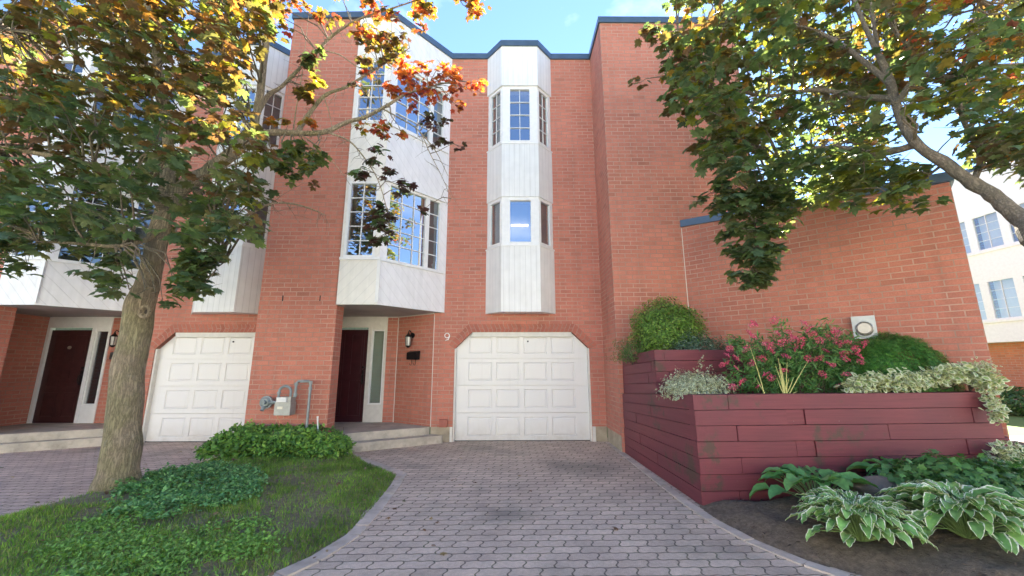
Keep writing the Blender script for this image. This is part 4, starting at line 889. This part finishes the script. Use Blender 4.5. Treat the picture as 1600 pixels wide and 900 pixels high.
m3 = limb(tk, px([(1402, 160, 3.63), (1440, 118, 3.5), (1490, 120, 3.4), (1540, 105, 3.3), (1600, 100, 3.2)]), [.045, .04, .032, .025, .015], 0, 8, .1)
m4 = limb(tk, px([(1436, 128, 3.5), (1420, 75, 3.6), (1395, 45, 3.7), (1380, 10, 3.8)]), [.03, .025, .02, .012], 0, 8, .1)
m5 = limb(tk, px([(1400, 155, 3.65), (1340, 150, 4.0), (1270, 140, 4.4), (1200, 150, 4.7), (1130, 140, 5.0), (1060, 130, 5.2)]), [.05, .04, .034, .027, .02, .01], 0, 8, .1)
m6 = limb(tk, px([(1436, 225, 3.5), (1370, 240, 3.8), (1300, 230, 4.2), (1230, 240, 4.5), (1190, 280, 4.7), (1180, 350, 4.7), (1175, 420, 4.7)]), [.05, .042, .034, .026, .02, .013, .006], 0, 8, .1)
m7 = limb(tk, px([(1395, 135, 3.7), (1300, 60, 4.2), (1200, 30, 4.6), (1100, 40, 5.0), (1030, 50, 5.2)]), [.045, .035, .028, .02, .01], 0, 8, .1)
m8 = limb(tk, px([(1520, 288, 3.3), (1530, 240, 3.4), (1500, 170, 3.6), (1510, 80, 3.6), (1530, 0, 3.6)]), [.035, .03, .025, .02, .012], 0, 8, .1)
m9 = limb(tk, px([(1475, 255, 3.4), (1430, 290, 3.7), (1400, 310, 3.8)]), [.02, .014, .006], 0, 6, .1)
tk.build('trunk', bark2, TRt)
skT = m1+m2+m3+m4+m5+m6+m7+m8
cr2 = Crown()
def palR(x, y):
    t = y/330+random.uniform(-.3, .3)
    if x > 1330 and random.random() < .2: return YELLOW[2:]+YELLOW[:1], None  # added yellow share paints sunlit highlights into the leaf colour
    if x > 1330 and y < 130 and random.random() < .3: return ORANGE+BRONZE, None
    if t > .45: return GREEN+YELLOW[2:3], [4, 4, 4, 4, 1]
    return GREEN+BRONZE+YELLOW[:3], [3, 3, 3, 3, 1, 1, 2, 1, 1, 1, 2]
P1 = [(1040, -40), (1400, -40), (1440, 60), (1400, 200), (1350, 300), (1250, 315), (1120, 300), (1100, 240), (1095, 170), (1060, 160), (1050, 80)]
cr2.fill(P1, (4.0, 5.6), 300, .27, 15, .115, None, m5+m6+m7+m1[-8:], gate=-.38, palf=palR)
cr2.fill([(1350, -40), (1660, -40), (1660, 300), (1560, 250), (1480, 180), (1400, 200)], (3.0, 4.4), 150, .25, 13, .10, None, skT, gate=-.22, palf=palR)
cr2.fill([(995, 130), (1070, 105), (1080, 150), (1050, 170), (1005, 168)], (4.9, 5.2), 9, .13, 11, .10, GREEN+BRONZE, m5)
cr2.fill([(1000, 40), (1060, 0), (1100, 60), (1060, 110)], (4.9, 5.2), 9, .15, 11, .10, BRONZE+GREEN, m7)
cr2.fill([(1075, 290), (1180, 280), (1180, 330), (1100, 335)], (4.6, 4.9), 10, .15, 12, .11, GREEN, m6)
cr2.fill([(1130, 300), (1255, 290), (1225, 350), (1205, 400), (1190, 435), (1155, 435), (1140, 380)], (4.5, 4.85), 52, .16, 13, .115, GREEN, m6)
cr2.fill([(1155, 420), (1198, 420), (1192, 448), (1165, 448)], (4.55, 4.7), 7, .10, 9, .12, GREEN, m6[-4:])
cr2.fill([(1260, 240), (1420, 240), (1400, 330), (1330, 320), (1270, 290)], (3.7, 4.3), 26, .18, 12, .105, GREEN+YELLOW[2:3], m6+m9)
cr2.fill([(1385, 265), (1450, 260), (1440, 330), (1400, 320)], (3.5, 3.8), 9, .12, 10, .09, YELLOW[2:3]+GREEN, m9)
cr2.fill([(1500, 200), (1640, 180), (1640, 290), (1560, 275)], (3.0, 3.6), 16, .15, 10, .085, YELLOW[2:3]+GREEN+BRONZE, m8+m1)
cr2.fill([(1000, -330), (1800, -330), (1900, 300), (1660, 300), (1660, -40), (1040, -40)], (3.0, 5.4), 120, .34, 13, .12, GREEN+BRONZE, skT, tw=False)
cr2.build(TRt, leafm, bark2, [(m1[i], m1[i+4], .15) for i in range(4, len(m1)-8, 4)])

# ------------------------------------------------------------------ grass and ground cover (uncountable)
def rand_in(fn, box, n, ok=None):
    out = []
    while len(out) < n:
        x, y = random.uniform(box[0], box[1]), random.uniform(box[2], box[3])
        if fn(x, y) and (ok is None or ok(x, y)): out.append((x, y))
    return out
def gpoly(l): return [tuple(gnd(*q, .06)[:2]) for q in l]
cov1 = gpoly([(165, 812), (180, 780), (222, 762), (262, 742), (330, 733), (400, 738), (412, 760), (395, 785), (330, 800), (240, 818)])
cov2 = gpoly([(60, 880), (95, 830), (150, 815), (240, 840), (330, 825), (400, 815), (420, 850), (380, 900), (60, 940)])
bare = gpoly([(80, 812), (150, 788), (160, 818), (260, 832), (400, 800), (410, 745), (470, 745), (520, 790), (470, 850), (400, 850), (330, 820), (150, 850)])
def grass_ok(x, y):
    n = noise.noise(Vector((x*1.6, y*1.6, 5)))+.5*noise.noise(Vector((x*5, y*5, 2)))
    if (x-TB.x)**2/.36+(y-TB.y+.22)**2/.12 < 1: return random.random() < .12
    if in_poly(x, y, bare): return n > .12 or random.random() < .22
    return n > -.18 or random.random() < .35
pts = rand_in(lambda x, y: lawn_in(x, y) and lawn_d(x, y) > .07, (-6.6, -1.4, 1.5, 7.0), 90000, grass_ok)
P = np.array([(x, y, lawnz(x, y)) for x, y in pts]); n = len(P); gv = np.array([[1.0+.45*noise.noise(Vector((x*2.2, y*2.2, 8)))+.3*noise.noise(Vector((x*9, y*9, 1)))] for x, y in pts])
dn = 1/np.clip(P[:, 1], 2, 7)
N = upN(n, .32); leaves('grass', grassm, BLADE, P, N, RNG.uniform(.022, .055, n), np.clip(colors(n, [(.17, .33, .045), (.13, .27, .04), (.21, .36, .06), (.26, .30, .10)], None, .25)*np.clip(gv, .35, 1.3), 0, 1))['kind'] = 'stuff'
P = P[:]; 
def cover(name, poly, n, size, pal, h, lo=-.3, spread=.03):
    xs = [p[0] for p in poly]; ys = [p[1] for p in poly]
    pt = rand_in(lambda x, y: in_poly(x, y, poly) and lawn_in(x, y), (min(xs), max(xs), min(ys), max(ys)), n, lambda x, y: noise.noise(Vector((x*4, y*4, 9)))+.6*noise.noise(Vector((x*9, y*9, 3))) > lo)
    P = np.array([(x+random.gauss(0, spread), y+random.gauss(0, spread), lawnz(x, y)+random.uniform(.01, h)*(.5+.8*abs(noise.noise(Vector((x*6, y*6, 0)))))) for x, y in pt]); N = upN(n, .55)
    o = leaves(name, plantm, OVATE, P, N, RNG.uniform(.6, 1.3, n)*size, colors(n, pal, None, .25)); o['kind'] = 'stuff'; return o
cover('ground_cover', cov1, 9000, .042, [(.14, .33, .10), (.10, .25, .09), (.19, .38, .13)], .12)
cover('ground_cover', cov2, 9000, .030, [(.23, .42, .08), (.16, .32, .06), (.19, .36, .08)], .05, -.05, .07)
# leaf litter on lawn and bed
pt = rand_in(lambda x, y: lawn_in(x, y), (-6, -1.4, 2, 7), 260); P = np.array([(x, y, lawnz(x, y)+.025) for x, y in pt])
leaves('leaf_litter', plantm, OVATE, P, upN(len(P), .3), RNG.uniform(.03, .07, len(P)), colors(len(P), [(.20, .14, .08), (.16, .09, .05), (.26, .2, .12)]))['kind'] = 'stuff'
pt = rand_in(bed_in, (1.9, 6, 2, 5), 1500); P = np.array([(x, y, bedz(x, y)+.006) for x, y in pt])
leaves('bark_mulch', plantm, NARROW, P, upN(len(P), .5), RNG.uniform(.02, .06, len(P)), colors(len(P), [(.12, .085, .06), (.06, .045, .035), (.2, .16, .12)]))['kind'] = 'stuff'

# ------------------------------------------------------------------ shrubs and plants
def shrub(name, loc, label, cat, R, zc, n, size, shape, pal, mat=None, hollow=.55, tilt=.8, stems=14, lump=.25, group=None, spray=0, cut=None, wts=None):
    """crown ellipsoid R=(rx,ry,rz) centred zc above loc; leaves in the outer shell with clumps, stems inside"""
    r = empty(name, loc, label, cat, group); c = np.array(loc)+np.array((0, 0, zc)); d = RNG.normal(0, 1, (n*2, 3)); d /= np.linalg.norm(d, axis=1, keepdims=True)
    lum = np.array([noise.noise(Vector(v*2.4)+Vector(loc)) + .6*noise.noise(Vector(v*6)+Vector(loc)) for v in d]); rad = (hollow+(1-hollow)*RNG.random(len(d))**.6)*(1+lump*lum)
    P = c+d*rad[:, None]*np.array(R); keep = P[:, 2] > loc[2]+.01
    if cut: keep &= np.array([cut(p) for p in P])
    P, d = P[keep][:n], d[keep][:n]; N = d*.9+RNG.normal(0, tilt*.6, d.shape); N[:, 2] += .5
    leaves('foliage', mat or plantm, shape, P, N, RNG.uniform(.65, 1.25, len(P))*size, colors(len(P), pal, wts, .22), r)
    b = MB()
    for _ in range(stems):
        dd = Vector((random.uniform(-1, 1)*R[0]*.8, random.uniform(-1, 1)*R[1]*.8, zc+R[2]*random.uniform(.1, .8))); L = Vector(loc); b.tube([L+Vector((random.uniform(-.05, .05), random.uniform(-.05, .05), -.03)), L+dd*.5+Vector((0, 0, -.03)), L+dd], [.012, .008, .003], 5, False)
    b.build('stems', stemm, r); return r
wing_x = lambda p, off=.06: (Vector((p[0], p[1]))-Vector(WA)).dot(wn) > off
p = at(1043, 520, 6.35); shrub('round_shrub', (p.x, p.y, 1.50), 'light green rounded feathery shrub in the upper tier of the maroon planter', 'shrub', (.58, .46, .50), .52, 17000, .034, OVATE, [(.16, .30, .045), (.11, .22, .04), (.21, .34, .06), (.08, .15, .035)], stems=22, lump=.22, hollow=.5, tilt=.6)
p = at(990, 540, 6.5); shrub('spreading_shrub', (p.x, p.y, 1.50), 'loose low green shoots at the left corner of the upper tier, against the brick', 'shrub', (.36, .3, .24), .16, 2600, .040, NARROW, [(.07, .14, .035), (.10, .18, .04)], stems=10, lump=.6)
p = at(1092, 540, 6.0); shrub('trailing_shrub', (p.x, p.y, 1.50), 'dark green and grey leaved low shrub right of the rounded feathery shrub', 'shrub', (.48, .3, .26), .16, 3600, .055, NARROW, [(.06, .12, .07), (.08, .15, .09), (.22, .28, .2)], stems=12, lump=.5)
p = at(1085, 600, 4.95); e1 = shrub('variegated_shrub', (p.x, p.y, 1.04), 'pale grey green variegated shrub at the left front of the lower tier', 'shrub', (.40, .26, .20), .13, 5200, .032, OVATE, [(.10, .16, .10), (.14, .2, .13), (.07, .12, .07)], euom, lump=.5, hollow=.3)
# tall shoots of it
def shoots(parent, base, tops, pal, mat, size, n=50, rs=.004):
    b = MB(); P = []; 
    for t in tops:
        a, t = Vector(base)+Vector((random.uniform(-.1, .1), 0, 0)), Vector(t); b.tube([a, a.lerp(t, .5)+Vector((random.uniform(-.03, .03), 0, .02)), t], [rs, rs*.8, rs*.5], 5, False)
        for k in range(n): q = a.lerp(t, random.uniform(.35, 1)); P.append(q+Vector([random.gauss(0, .018) for _ in range(3)]))
    P = np.array([tuple(v) for v in P]); leaves('shoot_leaves', mat, OVATE, P, upN(len(P), .8), RNG.uniform(.7, 1.2, len(P))*size, colors(len(P), pal), parent); b.build('shoots', stemm, parent)
shoots(e1, (p.x+.05, p.y, 1.1), [at(1098, 555, 4.95), at(1058, 578, 4.95), at(1112, 570, 4.95), at(1086, 578, 4.9)], [(.14, .2, .13), (.10, .16, .10)], euom, .028)
# spirea with flat pink flower heads
sp = at(1235, 612, 5.0); sr = empty('flowering_shrub', (sp.x, sp.y, 1.05), 'green shrub covered in flat pink flower heads in the lower tier', 'shrub')
b = MB(); tips = []; LP = []
for i in range(110):
    x, y = random.uniform(1130, 1350), random.uniform(497, 610)
    lim = 492+abs(x-1240)*.28
    if y < lim: y = lim+random.uniform(0, 60)
    Y = random.uniform(4.8, 5.35); t = at(x, y, Y)
    if not wing_x(t, .1): t = at(x, y, 4.9)
    if t.z < 1.1: t.z = 1.15
    a = Vector((sp.x+random.uniform(-.18, .18)+(t.x-sp.x)*.25, sp.y+random.uniform(-.1, .1), 1.04)); mdl = a.lerp(t, .5)+Vector((0, 0, .06)); b.tube([a, mdl, t], [.005, .004, .002], 4, False); tips.append(t)
    for k in range(95):
        s_ = random.uniform(.25, 1); q = a.lerp(mdl, s_*2) if s_ < .5 else mdl.lerp(t, s_*2-1); LP.append(tuple(q+Vector([random.gauss(0, .035) for _ in range(3)])))
b.build('stems', stemm, sr); LP = np.array(LP); leaves('foliage', plantm, NARROW, LP, upN(len(LP), .9), RNG.uniform(.6, 1.2, len(LP))*.085, colors(len(LP), [(.09, .22, .06), (.12, .27, .08), (.07, .17, .06), (.16, .30, .09)]), sr)
pinkm = m_leaf('pink petals', .25, .6, 1.5); vari = []
for v in range(5):
    n = 90; a = RNG.uniform(0, 2*pi, n); r = np.sqrt(RNG.random(n))*.045; P = np.stack([r*np.cos(a), r*np.sin(a), .014*(1-(r/.045)**2)+RNG.normal(0, .003, n)], 1)
    o = leaves('flower_head', pinkm, OVATE, P, upN(n, .7), RNG.uniform(.010, .017, n), colors(n, [(.70, .10, .22), (.58, .07, .17), (.75, .2, .32), (.42, .06, .12)]), None); vari.append(o.data)
    bpy.data.objects.remove(o)
fl = [(1178, 505), (1256, 505), (1265, 515), (1215, 522), (1233, 520), (1245, 545), (1255, 540), (1281, 532), (1305, 517), (1295, 527), (1165, 545), (1150, 560), (1205, 540), (1228, 557), (1262, 560), (1280, 560), (1300, 570), (1322, 585), (1318, 552), (1332, 548), (1344, 565), (1310, 603), (1196, 538), (1140, 545), (1128, 570), (1190, 560), (1160, 597), (1145, 605), (1176, 565), (1223, 535), (1270, 522), (1325, 535), (1337, 545), (1352, 540), (1240, 530), (1210, 500), (1170, 520), (1320, 560), (1285, 585), (1225, 580), (1205, 590), (1186, 612-8), (1253, 532), (1290, 548), (1308, 538), (1352, 535), (1136, 555), (1150, 575)]
for i, (x, y) in enumerate(fl):
    for j in range(2 if i % 4 == 0 else 1):
        o = bpy.data.objects.new('flower_head', vari[(i+j) % 5]); COL.objects.link(o); o.parent = sr; o.matrix_parent_inverse = Matrix.Translation(-world_loc(sr))
        o.location = at(x+random.uniform(-5, 5)*j*2, y+random.uniform(-4, 4)*j*2, random.uniform(4.72, 4.85)); s_ = random.uniform(.8, 1.3); o.scale = (s_, s_, s_); o.rotation_euler = (random.uniform(.5, 1.1), random.uniform(-.4, .4), random.uniform(0, 6))
# yellow stemmed plant
yp = at(1226, 616, 4.68); yr = empty('yellow_stems', (yp.x, yp.y, 1.04), 'bare pale yellow plant stems in front of the pink flowering shrub', 'plant')
b = MB()
for bx, tx, ty in ((1226, 1212, 572), (1227, 1216, 560), (1229, 1230, 566), (1228, 1240, 590), (1232, 1262, 565), (1230, 1222, 580), (1225, 1214, 590), (1195, 1172, 543), (1197, 1182, 590), (1233, 1246, 612), (1228, 1233, 590), (1227, 1219, 568)):
    a, t = at(bx, 618, 4.66), at(tx, ty, 4.66+random.uniform(0, .1)); b.tube([a, a.lerp(t, .5)+Vector((random.uniform(-.015, .015), 0, .01)), t], [.0055, .0045, .002], 6)
build_each(b, 'stem', stemy, yr)
# clipped yew
p = at(1402, 600, 5.12); shrub('yew_bush', (p.x, p.y, 1.03), 'dark green tightly clipped dome of yew under the electricity meter', 'shrub', (.68, .38, .60), .22, 24000, .046, TUFT, [(.07, .21, .045), (.095, .27, .055), (.05, .15, .04), (.14, .32, .06)], hollow=.72, tilt=.5, stems=14, lump=.13, cut=lambda q: wing_x(q, .04))
core = bpy.data.objects[-1] if False else None
# variegated shrub along the top right
r_ = None
def trail(label, pts, n, size, pal, mat, rad, loc, cut=True):
    r = empty('variegated_shrub', loc, label, 'shrub'); pts = [Vector(q) for q in pts]; P = []
    while len(P) < n:
        i = random.randrange(len(pts)-1); q = pts[i].lerp(pts[i+1], random.random())+Vector((random.gauss(0, rad), random.gauss(0, rad*.7), random.gauss(0, rad*.8)))
        P.append(tuple(q))
    P = np.array(P); leaves('foliage', mat, OVATE, P, upN(n, .8)+np.array([0, -.5, 0]), RNG.uniform(.6, 1.2, n)*size, colors(n, pal), r)
    b = MB()
    for _ in range(16): a = Vector(loc); t = Vector(P[random.randrange(n)]); b.tube([a, a.lerp(t, .5)+Vector((0, 0, .05)), t], [.006, .005, .002], 5, False)
    b.build('stems', stemm, r); return r
VG = [(.26, .36, .12), (.34, .42, .16), (.18, .28, .09)]
trail('cream edged variegated shrub spilling along the right end of the planter top', px([(1325, 606, 4.68), (1370, 598, 4.66), (1420, 596, 4.66), (1470, 588, 4.66), (1500, 582, 4.66), (1530, 590, 4.6), (1545, 602, 4.55)]), 2000, .078, VG, euom, .055, tuple(at(1460, 612, 4.8)))
trail('airy pale variegated sprig at the corner of the brick wing above the planter', px([(1500, 590, 4.66), (1520, 572, 4.62), (1545, 570, 4.6), (1552, 590, 4.55)]), 420, .035, [(.26, .30, .16), (.34, .30, .18)], euom, .035, tuple(at(1515, 612, 4.75)))
trail('variegated shoots hanging down outside the right end of the planter', px([(1540, 620, 4.5), (1558, 630, 4.45), (1555, 655, 4.45), (1565, 640, 4.4)]), 150, .07, VG, euom, .03, tuple(at(1545, 640, 4.6)))
q = at(1592, 730, 4.35); trail('cream edged shrub on the ground at the right foot of the planter', px([(1545, 735, 4.5), (1575, 715, 4.45), (1600, 705, 4.4), (1620, 730, 4.3), (1590, 745, 4.3), (1570, 700, 4.4), (1600, 760, 4.1)]), 900, .065, VG+[(.12, .2, .06)], euom, .06, (q.x, q.y, bedz(q.x, q.y)))

# hostas
def hosta(label, c, n, L, Wd, rise, mat, pal, spread, group=None, dirbias=None):
    r = empty('hosta', c, label, 'hosta', group); b_v, b_f, b_u, b_c = [], [], [], []
    st = MB(); nu, nv = 4, 7
    for i in range(n):
        t = ((i+.5)/n)**.75; az = i*2.39996+random.uniform(-.3, .3); el = radians(78)*(1-t)**.75+radians(4)+random.uniform(-.12, .12)
        if dirbias is not None: az += dirbias*sin(az)
        l = L*random.uniform(.75, 1.15)*(.8+.3*t); w_ = Wd*random.uniform(.8, 1.15)*(.85+.25*t); pl = spread*(.28+.6*t)*random.uniform(.85, 1.06)
        d = Vector((cos(az), sin(az), 0)); side = Vector((-sin(az), cos(az), 0)); side = (side+Vector((0, 0, random.uniform(-.3, .3)))).normalized()
        base = Vector(c)+d*.03; pe = base+d*pl*cos(el)*1.0+Vector((0, 0, max(.05, pl*sin(el)*rise+.07*rise)))
        st.tube([base, base.lerp(pe, .5)+Vector((0, 0, .03)), pe], [.006, .005, .004], 5, False)
        col = colors(1, pal)[0]; rows = []; e0 = el*.55+random.uniform(-.1, .2); drop = random.uniform(.7, 1.35)
        p = pe.copy()
        for v in range(nv+1):
            s_ = v/nv; ang = e0-drop*s_; 
            if v: p = p+(d*cos(ang)+Vector((0, 0, sin(ang))))*l/nv
            wv = w_*.5*(sin(pi*min(1, s_**.62))**.75 if 0 < s_ < 1 else (.12 if v == 0 else 0)); nrm = Vector((-d.x*sin(ang), -d.y*sin(ang), cos(ang)))
            rows.append([(p+side*wv*(2*u/nu-1)+nrm*(abs(2*u/nu-1)**1.5*wv*.42+.006*sin(v*2.5+i)*(abs(2*u/nu-1))), 2*u/nu-1, s_) for u in range(nu+1)])
        o0 = len(b_v)
        for rw in rows:
            for q_, uu, vv in rw:
                if q_.z < bedz(q_.x, q_.y)+.012: q_ = Vector((q_.x, q_.y, bedz(q_.x, q_.y)+.012+random.uniform(0, .01)))
                b_v.append(tuple(q_)); b_u.append((uu if vv < .9 else max(abs(uu), (vv-.9)*10), vv)); b_c.append(tuple(col))
        for v in range(nv):
            for u in range(nu): a = o0+v*(nu+1)+u; b_f.append((a, a+1, a+nu+2, a+nu+1))
    me = bpy.data.meshes.new('leaves'); me.from_pydata(b_v, [], b_f); me.polygons.foreach_set('use_smooth', [True]*len(b_f))
    ca = me.attributes.new('Col', 'FLOAT_COLOR', 'POINT'); ca.data.foreach_set('color', [x for c_ in b_c for x in (*c_, 1)]); ua = me.attributes.new('luv', 'FLOAT2', 'POINT'); ua.data.foreach_set('vector', [x for u_ in b_u for x in u_])
    me.materials.append(mat); o = bpy.data.objects.new('leaves', me); COL.objects.link(o); o.parent = r; o.matrix_parent_inverse = Matrix.Translation(-Vector(c)); st.build('leaf_stalks', m_plain('pale stalk', (.16, .25, .08), .6), r); return r
def onbed(x, y): return (x, y, bedz(x, y))
HG = [(.22, .40, .11), (.26, .45, .13), (.17, .33, .09)]; HP = [(.14, .33, .10), (.18, .38, .12), (.10, .26, .085)]
hosta('variegated hosta nearest the driveway edging, its leaves edged in cream', onbed(2.76, 3.40), 260, .125, .066, 1.2, hostam, HG, .36)
hosta('larger leaved variegated hosta at the bottom right corner of the bed', onbed(3.46, 3.26), 200, .165, .086, 1.15, hostam, HG, .41)
hosta('plain green hosta behind the small variegated hosta, against the maroon timbers', onbed(2.98, 4.12), 44, .21, .15, 1.05, plantm, HP, .40)
hosta('plain green hosta behind the rock, near the right end of the planter', onbed(3.98, 4.22), 36, .22, .14, .9, plantm, HP, .36)
p = (4.2, 3.9); shrub('cranesbill', onbed(*p), 'low ferny green cranesbill with a purple flower at the right edge of the bed', 'plant', (.72, .52, .26), .06, 5200, .055, MAPLE_S, [(.07, .18, .05), (.09, .21, .06), (.12, .26, .07)], hollow=.2, stems=14, lump=.4)
pu = at(1557, 763, 3.62); b = MB(); b.tube([pu+Vector((0, .05, -.15)), pu], .003, 5); s0 = b.build('flower_stalk', stemm, bpy.data.objects['cranesbill'])
for dx in (-.014, .014, 0): o = bpy.data.objects.new('purple_flower', vari[0].copy()); o.data.materials[0] = m_plain('lilac petal', (.40, .28, .62), .6); COL.objects.link(o); o.parent = bpy.data.objects['cranesbill']; o.matrix_parent_inverse = Matrix.Translation(-world_loc(bpy.data.objects['cranesbill'])); o.location = pu+Vector((dx, 0, abs(dx))); o.scale = (.6, .6, .6); o.rotation_euler = (1, 0, dx*30)
# rock
rc = Vector(onbed(3.50, 3.98))+Vector((0, 0, .06)); bm = bmesh.new(); bmesh.ops.create_icosphere(bm, subdivisions=4, radius=1)
for v in bm.verts: k = 1+.22*noise.noise(v.co*1.4+Vector((3, 1, 0)))+.05*noise.noise(v.co*6); v.co = Vector((v.co.x*.24*k, v.co.y*.17*k, v.co.z*.115*k))
me = bpy.data.meshes.new('rock'); bm.to_mesh(me); me.polygons.foreach_set('use_smooth', [True]*len(me.polygons)); me.materials.append(m_concrete('grey brown stone', (.30, .24, .18), .8)); o = bpy.data.objects.new('rock', me); COL.objects.link(o); o.location = rc+Vector((0, 0, .06)); tag(o, 'rounded grey brown rock lying between the two variegated hostas', 'rock')
# shrub below the gas meter
bx = empty('low_shrub', (-3.7, 6.75, 0), 'bushy bright green shrub at the foot of the brick pier under the gas meter', 'shrub'); n = 9000; P = []
while len(P) < n:
    x, y = random.uniform(-4.75, -2.6), random.uniform(6.35, 6.98); hh = .44+.17*noise.noise(Vector((x*2.3, y*2.3, 4)))+.07*noise.noise(Vector((x*8, y*8, 1))); e = min(1, (x+4.8)/.25, (-2.55-x)/.3, (y-6.3)/.2); z = hh*max(.15, e)**.5*(1-random.random()**2*.75)
    P.append((x, y, z))
P = np.array(P); leaves('foliage', plantm, OVATE, P, upN(n, .7)+np.array([0, -.4, 0]), RNG.uniform(.6, 1.3, n)*.062, colors(n, [(.16, .34, .06), (.11, .25, .05), (.08, .18, .05), (.22, .38, .07)]), bx)
P = np.array([(random.uniform(-4.75, -4.2), random.uniform(6.35, 6.6), random.uniform(.15, .33)) for _ in range(26)]); leaves('broad_leaves', plantm, OVATE, P, upN(26, .5)+np.array([0, -.6, 0]), RNG.uniform(.09, .15, 26), colors(26, [(.22, .36, .05), (.15, .28, .06)]), bx)
b = MB()
for _ in range(40): a = Vector((random.uniform(-4.6, -2.7), random.uniform(6.5, 6.95), -.02)); b.tube([a, a+Vector((random.uniform(-.1, .1), random.uniform(-.12, .03), random.uniform(.25, .5)))], [.006, .003], 5)
b.build('stems', stemm, bx)
# hedge far right
shrub('hedge', (15.4, 12.6, 0), 'small dark green hedge on the sunlit lawn below the far white bays', 'hedge', (.9, 1.6, .45), .32, 5000, .09, OVATE, [(.04, .10, .025), (.05, .13, .03)], hollow=.7, lump=.12)
# lamp seen through the lower middle bay window
em = Mat('warm lamp'); e_ = em.n('ShaderNodeEmission', Color=(1, .78, .35), Strength=2.2); em.t.links.new(e_.outputs[0], em.out.inputs[0])
b = MB(); b.box(.05, .40, 7.93, 7.96, 4.36, 4.39); tag(b.build('ceiling_lamp', em.m, None, loc=(.22, 7.95, 4.38)), 'glowing yellow strip lamp seen inside the lower middle bay window', 'lamp')
# fallen leaves on the paving
pt = [(random.uniform(-1.2, 1.8), random.uniform(2.6, 8)) for _ in range(34)]+[(random.uniform(-8, -4.9), random.uniform(4.5, 8)) for _ in range(26)]; P = np.array([(x, y, .012) for x, y in pt])
leaves('leaf_litter', plantm, MAPLE_S, P, upN(len(P), .18), RNG.uniform(.025, .055, len(P)), colors(len(P), [(.26, .15, .06), (.16, .09, .05), (.30, .22, .10), (.12, .13, .05)]))['kind'] = 'stuff'
